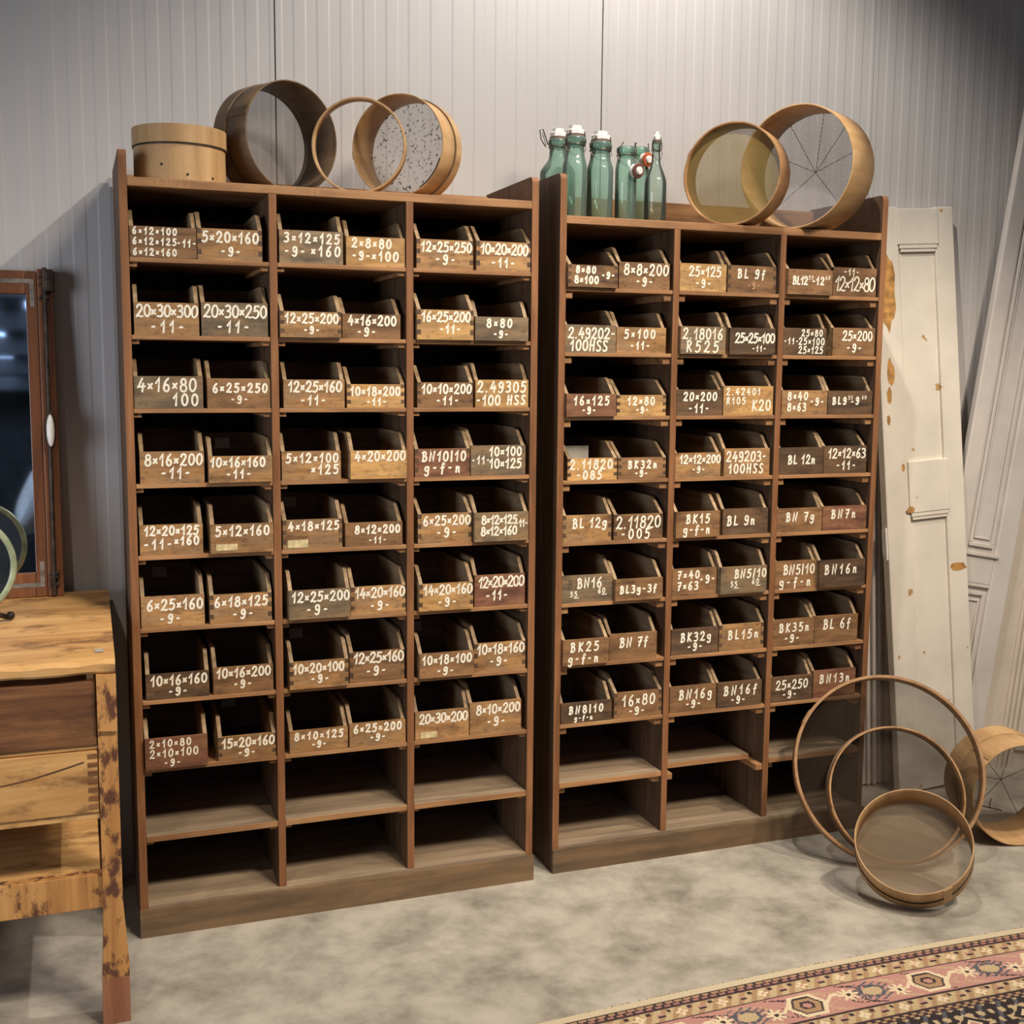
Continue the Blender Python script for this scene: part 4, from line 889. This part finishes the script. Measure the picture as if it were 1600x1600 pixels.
# top slab: worn wavy front edge, rising slightly to the back
nx = 60; rs = random.Random(11)
fr = [(-0.435 + 0.006*math.sin(i*0.9)+rs.uniform(-.002, .002)) for i in range(nx+1)]
rows = []
for i in range(nx+1):
    xx = bx0 + (bx1-bx0)*i/nx
    f = fr[i]; wv = 0.0025*math.sin(i*1.3)
    sec = [(f+0.006, BZ-0.034), (f, BZ-0.028), (f-0.001, BZ-0.012+wv), (f+0.008, BZ-0.003+wv), (f+0.022, BZ+0.0005), (0.0, BZ+0.008), (0.385, BZ+0.014), (0.385, BZ-0.034)]
    sh = 0.014*0 
    rows.append([bm.verts.new((xx + (0.010*(s[0]+0.43) if i == nx else 0), s[0], s[1])) for s in sec])
for a, b in zip(rows, rows[1:]):
    for j in range(8): bm.faces.new((a[j], a[(j+1) % 8], b[(j+1) % 8], b[j]))
bm.faces.new(rows[0]); bm.faces.new(rows[-1])
wobj('bench_top', bm, M['bench'])
bm = bmesh.new(); box(bm, -0.098, -0.085, -0.405, -0.385, BZ+0.0005, BZ+0.0025); 
# legs: straight post with a flared lower part and a sawn paler foot
def leg(xa, xb, yf, yb):
    bm = bmesh.new(); pts = [(xa, BZ-0.035), (xb, BZ-0.035), (xb+0.0005, 0.30), (xb+0.011, 0.14), (xb+0.010, 0.115), (xa-0.008, 0.115), (xa-0.006, 0.14), (xa-0.0005, 0.30)]
    prism(bm, pts, 'y', yf, yb); l = wobj('leg', bm, M['bench_worn'])
    bm = bmesh.new(); prism(bm, [(xa-0.008, 0.115), (xb+0.010, 0.115), (xb+0.010, 0.0), (xa-0.010, 0.0)], 'y', yf, yb)
    f = obj('sawn_foot', bm, M['bench_foot'], l)
    return l
leg(-0.0985, -0.0560, -0.428, -0.368); leg(-1.53, -1.487, -0.428, -0.368); leg(-0.0985, -0.0560, 0.318, 0.378); leg(-1.53, -1.487, 0.318, 0.378)
bm = bmesh.new(); prism(bm, [(-0.0982, 0.719), (-0.0556, 0.715), (-0.0556, 0.850), (-0.0982, 0.850)], 'y', -0.438, -0.4285); wobj('corner_block', bm, M['bench_worn'])
# carcase
for nm, a in (('back_board', (-1.487, -0.0985, 0.34, 0.36, 0.30, 0.85)), ('end_panel', (-0.118, -0.1025, -0.38, 0.33, 0.51, 0.850)), ('end_panel', (-1.487, -1.470, -0.38, 0.33, 0.51, 0.850)),
              ('drawer_rail', (-1.487, -0.0985, -0.42, -0.375, 0.672, 0.681)), ('drawer_rail', (-1.487, -0.0985, -0.42, -0.375, 0.505, 0.520)),
              ('stretcher', (-1.487, -0.0985, -0.412, -0.380, 0.285, 0.368)), ('shelf_board', (-1.48, -0.1025, -0.378, 0.33, 0.33, 0.352))):
    bm = bmesh.new(); box(bm, *a, 0, 0.002); wobj(nm, bm, M['bench_dark'] if nm in ('back_board',) else (M['bench_worn'] if nm in ('stretcher',) else M['bench']))
bm = bmesh.new(); prism(bm, [(-0.300, 0.352), (-0.118, 0.352), (-0.118, 0.51), (-0.285, 0.51)], 'y', 0.02, 0.035); wobj('divider_board', bm, M['bench'])
for (xa, xb) in ((-0.62, -0.101), (-1.15, -0.626)):
    for z0, z1, mt_, dv in ((0.683, 0.833, M['bench_dark'], False), (0.522, 0.670, M['bench'], True)):
        bm = bmesh.new(); box(bm, xa, xb, -0.425, -0.403, z0, z1, 0, 0.002); d = wobj('drawer', bm, mt_)
        if dv:
            for k in range(7):
                zz = z0+0.010+k*0.020
                bm = bmesh.new(); box(bm, xb-0.022, xb-0.001, -0.4262, -0.4252, zz, zz+0.011); obj('dovetail', bm, M['bench_dark'], d)
            bm = bmesh.new(); xm = (xa+xb)/2
            pts = [(xa+0.02+(xb-xa-0.05)*k/14, -0.4258, z1-0.024-0.040*math.sin(math.pi*k/14)) for k in range(15)]
            tube(bm, pts, 0.0016, 6); obj('pull_groove', bm, M['bench_dark'], d)
# little white price tag on the bench
bm = bmesh.new(); box(bm, 0, 0.019, 0, 0.03, 0, 0.0008)
o = obj('paper_tag', bm, M['card']); o.location = (-0.098, -0.368, BZ+0.0030); tag(o, 'tiny white paper tag lying near front corner of the pine workbench', 'tag')

# ------------------------------------------------------------------ old window sash used as mirror
ml = (-0.63, 0.318, BZ+0.0145); mh = 0.925; lean = 0.068
ms = empty('framed_mirror', ml, rot=(-lean, 0, 0), label='old brown casement frame with mirror glass and bolt rod, on the workbench', cat='mirror')
mw = 0.462
boxobj('outer_stile', mw-0.042, mw, 0, 0.038, 0, mh-0.006, M['frame'], ms, 0.003); boxobj('outer_stile', 0, 0.042, 0, 0.038, 0, mh-0.006, M['frame'], ms, 0.003)
boxobj('stile', mw-0.072, mw-0.043, 0.004, 0.034, 0, mh-0.012, M['frame'], ms, 0.002); boxobj('stile', 0.043, 0.072, 0.004, 0.034, 0, mh-0.012, M['frame'], ms, 0.002)
boxobj('rail', 0.073, mw-0.073, 0.004, 0.034, 0, 0.068, M['frame'], ms, 0.002); boxobj('rail', 0.073, mw-0.073, 0.004, 0.034, mh-0.075, mh-0.012, M['frame'], ms, 0.002)
boxobj('mirror_glass', 0.072, mw-0.072, 0.018, 0.023, 0.067, mh-0.074, M['mirror'], ms, 0)
for s, zz in ((1, mh-0.045), (1, 0.030), (0, mh-0.045), (0, 0.030)):
    bm = bmesh.new()
    xa = mw-0.062 if s else 0.050
    z0, z1 = (zz-0.066, zz+0.010) if zz > 0.5 else (zz-0.002, zz+0.070)
    box(bm, xa, xa+0.012, 0.0022, 0.0038, z0, z1)
    zz2 = z1-0.012 if zz > 0.5 else z0
    if s: box(bm, xa-0.10, xa-0.0002, 0.0022, 0.0038, zz2, zz2+0.012)
    else: box(bm, xa+0.0122, xa+0.11, 0.0022, 0.0038, zz2, zz2+0.012)
    obj('corner_bracket', bm, M['steel'], ms)
bm = bmesh.new(); tube(bm, [(mw-0.024, -0.009, 0.004), (mw-0.022, -0.009, mh-0.004)], 0.0062, 10)
for zz in (0.03, 0.05, 0.062, mh-0.09, mh-0.05, mh-0.03):
    box(bm, mw-0.036, mw-0.010, -0.014, -0.0005, zz, zz+0.010, 0, 0.002)
box(bm, mw-0.020, mw+0.004, -0.016, 0.0, mh-0.07, mh-0.012, 0, 0.003)
obj('bolt_rod', bm, M['iron'], ms)
bm = bmesh.new(); bmesh.ops.create_uvsphere(bm, u_segments=24, v_segments=16, radius=1.0, matrix=Matrix.Translation((mw-0.020, -0.017, 0.468)) @ Matrix.Diagonal((0.0145, 0.006, 0.055, 1))); pl = obj('handle_plate', bm, M['iron'], ms, smooth=True)
bm = bmesh.new(); bmesh.ops.create_uvsphere(bm, u_segments=24, v_segments=16, radius=1.0, matrix=Matrix.Translation((mw-0.020, -0.028, 0.468)) @ Matrix.Diagonal((0.0105, 0.012, 0.045, 1))); obj('porcelain_grip', bm, M['porcelain'], pl, smooth=True)

# ------------------------------------------------------------------ round table mirror standing on the bench
tm = empty('table_mirror', (-0.405, -0.02, BZ+0.0112), rot=(0, 0, 0.20), label='round table mirror with pale green rim on a dark foot, on workbench', cat='mirror')
Rm = 0.125; zc = 0.150
bm = bmesh.new(); tube(bm, [(Rm*math.cos(a*math.pi/32), 0, zc+Rm*math.sin(a*math.pi/32)) for a in range(64)], 0.0085, 10, closed=True); obj('rim', bm, M['green_enamel'], tm, smooth=True)
bm = bmesh.new(); lathe(bm, [(0, -0.003), (Rm-0.004, -0.003), (Rm-0.004, 0.003), (0, 0.003)], 64); bmesh.ops.transform(bm, matrix=Matrix.Translation((0, 0, zc)) @ Matrix.Rotation(math.pi/2, 4, 'X'), verts=bm.verts); obj('mirror_glass', bm, M['mirror'], tm)
bm = bmesh.new(); lathe(bm, [(0, 0.022), (0.010, 0.022), (0.008, 0.014), (0.012, 0.008), (0.014, 0.004), (0, 0.004)], 20); obj('stem', bm, M['iron'], tm, smooth=True)
for k in range(4):
    a = math.pi/4+k*math.pi/2 - 0.55
    bm = bmesh.new(); c_, s_ = math.cos(a), math.sin(a)
    tube(bm, [(0.008*c_, 0.008*s_, 0.016), (0.045*c_, 0.045*s_, 0.026), (0.085*c_, 0.085*s_, 0.020), (0.115*c_, 0.115*s_, 0.0075)], 0.0065, 8)
    bmesh.ops.create_uvsphere(bm, u_segments=12, v_segments=8, radius=0.011, matrix=Matrix.Translation((0.120*c_, 0.120*s_, 0.0112)))
    obj('foot', bm, M['iron'], tm, smooth=True)

# ------------------------------------------------------------------ carpet
RUG = {'cream': (200, 182, 148), 'dark': (70, 54, 56), 'pink': (186, 132, 118), 'beige': (190, 164, 120), 'blue': (92, 92, 98), 'field': (58, 50, 50), 'ivory': (222, 200, 160), 'tan': (168, 132, 92), 'rose': (158, 108, 98)}
def flower(u, v, r, n=8):
    d = math.hypot(u, v)
    if d < r*0.22: return 2
    if d < r*(0.72+0.28*math.cos(n*math.atan2(v, u))): return 1
    return 0
def rug_colour(x, d):
    # d: distance in from the fringed edge
    if d < 0.024: return 'cream'
    if d < 0.052:
        u = (x/0.026) % 1.0; t = (d-0.024)/0.028
        if t < 0.10 or t > 0.90: return 'dark'
        if abs(t-0.5) < 0.14 and u < 0.78: return 'dark'
        if t >= 0.5 and u < 0.34: return 'dark'
        if t < 0.5 and 0.40 < u < 0.62: return 'dark'
        return 'rose' if t > 0.5 else 'tan'
    def narrow(d0, w_, x, ph):
        t = (d-d0)/w_; u = ((x+ph)/0.115) % 1.0
        if t < 0.06 or t > 0.94: return 'dark'
        f = flower((u-0.5)*0.115, (t-0.5)*w_, 0.017, 4)
        if f == 1: return 'ivory'
        if f == 2: return 'pink'
        if min(u, 1-u)*0.115 < 0.010 and abs(t-0.5)*w_ < 0.008: return 'dark' if (t > 0.5) else 'pink'
        if abs((u % 0.5)-0.25) < 0.05 and abs(t-0.28) < 0.10: return 'dark'
        return 'beige' if math.sin(x*170+t*6) > -0.2 else 'tan'
    if d < 0.106: return narrow(0.052, 0.054, x, 0.0)
    if d < 0.224:
        t = (d-0.106)/0.118; w_ = 0.118; P = 0.36
        u = (x/P) % 1.0; v = (t-0.5)*w_
        if t < 0.03 or t > 0.97: return 'dark'
        # large hexagon rosette
        a, b_ = (u-0.20)*P, v
        hx = max(abs(b_)*1.0, abs(a)*0.78+abs(b_)*0.45)
        if hx < 0.010: return 'pink'
        if hx < 0.017: return 'dark'
        if hx < 0.030: return 'tan'
        if hx < 0.035: return 'dark'
        if hx < 0.046: return 'ivory'
        if abs(b_ - 0.02*math.sin((a)*52)) < 0.006 and abs(a) < 0.105: return 'ivory'
        f = flower((u-0.55)*P, v+0.008, 0.030, 8)
        if f == 1: return 'ivory'
        if f == 2: return 'dark'
        f = flower((u-0.93)*P, v-0.012, 0.028, 8)
        if f == 1: return 'ivory'
        if f == 2: return 'dark'
        a = (u-0.74)*P
        q = (a/0.040)**2 + ((v+0.004)/0.028)**2
        if q < 0.45: return 'beige'
        if q < 1.0 and math.sin(a*300+v*130) > -0.35: return 'blue'
        if q < 2.4 and abs(math.sin(a*105+v*190)) > 0.86: return 'blue'
        if abs(math.sin(x*62+3*math.sin(v*70))+v*22) < 0.16: return 'dark' if math.sin(x*31) > 0 else 'beige'
        return 'pink'
    if d < 0.276: return narrow(0.224, 0.052, x, 0.05)
    if d < 0.300:
        u = (x/0.026) % 1.0; t = (d-0.276)/0.024
        if t < 0.12 or t > 0.88: return 'dark'
        return 'dark' if (u < 0.45) == (t < 0.5) else 'tan'
    t = d-0.300
    a, b_ = (x % 0.16)-0.08, (t % 0.14)-0.07
    q = abs(a)+abs(b_)*1.15
    if q < 0.014: return 'pink'
    if q < 0.024: return 'ivory'
    if q < 0.044: return 'field'
    if q < 0.052: return 'beige'
    if abs(math.sin(a*95)*math.cos(b_*85)) > 0.62: return 'beige'
    if abs(math.sin(a*60+b_*40)) > 0.93: return 'blue'
    return 'field'
mt, nt, b = newmat('wool_carpet'); L = nt.links.new
ca = N(nt, 'ShaderNodeVertexColor'); ca.layer_name = 'pattern'
tc = N(nt, 'ShaderNodeTexCoord'); n = N(nt, 'ShaderNodeTexNoise'); n.inputs['Scale'].default_value = 240; L(tc.outputs['Object'], n.inputs['Vector'])
hv = N(nt, 'ShaderNodeHueSaturation'); hv.inputs['Saturation'].default_value = 0.9; mr = N(nt, 'ShaderNodeMapRange'); mr.inputs['To Min'].default_value = 0.75; mr.inputs['To Max'].default_value = 1.2
L(n.outputs['Fac'], mr.inputs['Value']); L(mr.outputs[0], hv.inputs['Value']); L(ca.outputs['Color'], hv.inputs['Color']); L(hv.outputs[0], b.inputs['Base Color'])
b.inputs['Roughness'].default_value = 0.95; b.inputs['Specular IOR Level'].default_value = 0.1
bp = N(nt, 'ShaderNodeBump'); bp.inputs['Strength'].default_value = 0.4; bp.inputs['Distance'].default_value = 0.003; L(n.outputs['Fac'], bp.inputs['Height']); L(bp.outputs[0], b.inputs['Normal'])
rug = empty('carpet', (0, 0, 0), label='patterned oriental carpet with pink floral border on the concrete floor', cat='carpet')
def edge_y(x): return -0.762 + 0.010*math.sin((x-0.9)*2.0) - 0.018*abs(x-1.6)**1.5*(1 if x > 1.6 else 1.0)
xs = []; x = 0.62
while x < 3.0: xs.append(x); x += 0.0042 if x < 2.5 else 0.012
ds = []; d = 0.0
while d < 1.5: ds.append(d); d += 0.0040 if d < 0.45 else 0.02
verts = []; faces = []; cols = []
nxr, nyr = len(xs), len(ds)
for d in ds:
    for x in xs: verts.append((x, edge_y(x)-d, 0.0085))
for j in range(nyr-1):
    for i in range(nxr-1):
        faces.append((j*nxr+i, (j+1)*nxr+i, (j+1)*nxr+i+1, j*nxr+i+1)); cols.append(rug_colour((xs[i]+xs[i+1])/2, (ds[j]+ds[j+1])/2))
# skirt
base = len(verts)
loop = [i for i in range(nxr)] + [j*nxr+nxr-1 for j in range(1, nyr)] + [(nyr-1)*nxr+i for i in range(nxr-2, -1, -1)] + [j*nxr for j in range(nyr-2, 0, -1)]
for i in loop: verts.append((verts[i][0], verts[i][1], 0.0005))
nl = len(loop)
for k in range(nl):
    faces.append((loop[k], loop[(k+1) % nl], base+(k+1) % nl, base+k)); cols.append('cream')
me = bpy.data.meshes.new('pile'); me.from_pydata(verts, [], faces)
att = me.color_attributes.new('pattern', 'FLOAT_COLOR', 'CORNER')
lc = {k: lin(v) for k, v in RUG.items()}
buf = []
for p in me.polygons: buf += list(lc[cols[p.index]])*p.loop_total
att.data.foreach_set('color', buf)
me.materials.append(mt); o = bpy.data.objects.new('pile', me); COL.objects.link(o); o.parent = rug
# short cream fringe along the edge
bm = bmesh.new(); rs = random.Random(21); x = 0.63
while x < 2.95:
    y = edge_y(x); l = rs.uniform(0.006, 0.018); dx = rs.uniform(-.006, .006)
    a = [(x-0.0016, y-0.001, 0.0078), (x+0.0016, y-0.001, 0.0078), (x+0.001+dx, y+l, 0.0012), (x-0.001+dx, y+l, 0.0012)]
    b2 = [(p[0], p[1], max(0.0004, p[2]-0.0012)) for p in a]
    va = [bm.verts.new(p) for p in a]; vb = [bm.verts.new(p) for p in b2]
    bm.faces.new(va); bm.faces.new(vb[::-1])
    for k in range(4): bm.faces.new((va[k], va[(k+1) % 4], vb[(k+1) % 4], vb[k]))
    x += rs.uniform(0.0032, 0.0055)
f = obj('fringe', bm, plain('cream_fringe', (202, 186, 152), 0.95, 0, 0.1, 60), rug)
f['kind'] = 'stuff'

# ------------------------------------------------------------------ the photographer, seen only in the mirror
def skinned(name, joints, edges, mat, parent, lv=2, root=0):
    me = bpy.data.meshes.new(name); me.from_pydata([j[0] for j in joints], edges, [])
    me.materials.append(mat)
    o = bpy.data.objects.new(name, me); COL.objects.link(o); o.parent = parent
    sk = o.modifiers.new('skin', 'SKIN'); sk.use_smooth_shade = True
    if not me.skin_vertices: me.attributes  # layer comes with the modifier
    for i, j in enumerate(joints):
        r = j[1]; me.skin_vertices[0].data[i].radius = r if isinstance(r, tuple) else (r, r)
        me.skin_vertices[0].data[i].use_root = (i == root)
    sb = o.modifiers.new('smooth', 'SUBSURF'); sb.levels = lv; sb.render_levels = lv
    return o
SK = plain('skin', (206, 160, 134), 0.5, 0, 0.03, 20)
SW = plain('blue_grey_knit', (150, 166, 186), 0.9, 0, 0.10, 120)
TR = plain('dark_denim', (52, 58, 74), 0.9, 0, 0.1, 90)
HR = plain('brown_hair', (70, 50, 36), 0.6, 0, 0.2, 60)
px0, py0 = -0.16, -3.62
pe = empty('person', (px0, py0, 0), label='person in blue grey sweater holding up a phone, reflected in the framed mirror', cat='person')
def J(x, y, z, r): return ((x, y, z), r)
# continuous body
jt = [J(0,0,.96,(.13,.10)), J(0,0,1.15,(.12,.09)), J(0,0.01,1.36,(.14,.095)), J(0,.02,1.47,(.06,.06)), J(0,.030,1.53,(.056,.060)), J(0,.045,1.635,(.092,.104)), J(0,.040,1.715,(.086,.100))]
ed = [(0,1),(1,2),(2,3),(3,4),(4,5),(5,6)]
def chain(start, pts):
    k = start
    for p in pts:
        jt.append(p); ed.append((k, len(jt)-1)); k = len(jt)-1
    return k
for s in (-1, 1):
    chain(2, [J(s*.17,.01,1.41,.058), J(s*.25,.06,1.22,.046), J(s*.24,.16,1.12,.042), J(s*.14,.29,1.34,.032), J(s*.10,.32,1.46,.026), J(s*.085,.335,1.50,(.034,.018))])
    chain(0, [J(s*.09,0,.86,.085), J(s*.10,0.01,.50,.056), J(s*.10,-.01,.28,.048), J(s*.10,-.02,.09,.036), J(s*.105,.05,.035,.032), J(s*.11,.15,.028,.028)])
skinned('body', jt, ed, SK, pe)
# five fingers and a thumb for each hand, closed round the phone
for s in (-1, 1):
    for k in range(4):
        z = 1.475+0.019*k; l = (0.030, 0.034, 0.033, 0.027)[k]
        skinned('finger', [J(s*.092,.345,z,.0085), J(s*(.092-l*.5),.366,z+.002,.008), J(s*(.092-l),.362,z+.003,.0072)], [(0,1),(1,2)], SK, pe, 1)
    skinned('thumb', [J(s*.095,.325,1.475,.010), J(s*.078,.315,1.500,.009), J(s*.066,.322,1.518,.008)], [(0,1),(1,2)], SK, pe, 1)
# sweater, trousers, shoes, hair
jt = [J(0,0,.86,(.185,.150)), J(0,0,.96,(.172,.140)), J(0,0,1.15,(.155,.125)), J(0,.01,1.36,(.170,.120)), J(0,.02,1.455,(.075,.07))]; ed = [(0,1),(1,2),(2,3),(3,4)]
for s in (-1, 1): chain(3, [J(s*.18,.01,1.405,.078), J(s*.255,.06,1.22,.066), J(s*.243,.165,1.115,.058), J(s*.145,.285,1.33,.044), J(s*.118,.305,1.41,.036)])
skinned('sweater', jt, ed, SW, pe)
jt = [J(0,0,1.02,(.135,.110)), J(0,0,.95,(.150,.122))]; ed = [(0,1)]
for s in (-1, 1): chain(1, [J(s*.09,0,.85,.100), J(s*.10,.01,.50,.072), J(s*.10,-.01,.28,.064), J(s*.10,-.015,.06,.062)])
skinned('trousers', jt, ed, TR, pe)
for s in (-1, 1): skinned('shoe', [J(s*.10,-.04,.045,.044), J(s*.105,.06,.042,.044), J(s*.112,.17,.036,.036)], [(0,1),(1,2)], HR, pe)
bm = bmesh.new(); bmesh.ops.create_uvsphere(bm, u_segments=24, v_segments=16, radius=1.0, matrix=Matrix.Translation((0, .022, 1.715)) @ Matrix.Diagonal((.093, .104, .098, 1)))
for v in list(bm.verts):
    if v.co.y > .075 and v.co.z < 1.755: v.co.y = .075
obj('hair', bm, HR, pe, smooth=True)
for s in (-1, 1):
    bm = bmesh.new(); bmesh.ops.create_uvsphere(bm, u_segments=12, v_segments=8, radius=.011, matrix=Matrix.Translation((s*.031, .108, 1.665))); obj('eye', bm, M['porcelain'], pe, smooth=True)
    bm = bmesh.new(); bmesh.ops.create_uvsphere(bm, u_segments=12, v_segments=8, radius=1, matrix=Matrix.Translation((s*.082, .05, 1.65)) @ Matrix.Diagonal((.010, .020, .032, 1))); obj('ear', bm, SK, pe, smooth=True)
bm = bmesh.new(); bmesh.ops.create_cone(bm, cap_ends=True, segments=12, radius1=.017, radius2=.006, depth=.045, matrix=Matrix.Translation((0, .126, 1.64)) @ Matrix.Rotation(-.35, 4, 'X')); obj('nose', bm, SK, pe, smooth=True)
bm = bmesh.new(); box(bm, -.024, .024, .110, .119, 1.590, 1.600, 0, .003); obj('mouth', bm, M['rubber'], pe)
# phone in the hands, just below and behind the lens
bm = bmesh.new(); box(bm, -.076, .076, -.004, .004, -.037, .037, 0, .003)
ph = obj('phone', bm, M['iron']); ph.location = (px0, py0+.342, 1.502); tag(ph, 'dark phone held up in both hands by the person in the sweater', 'phone')
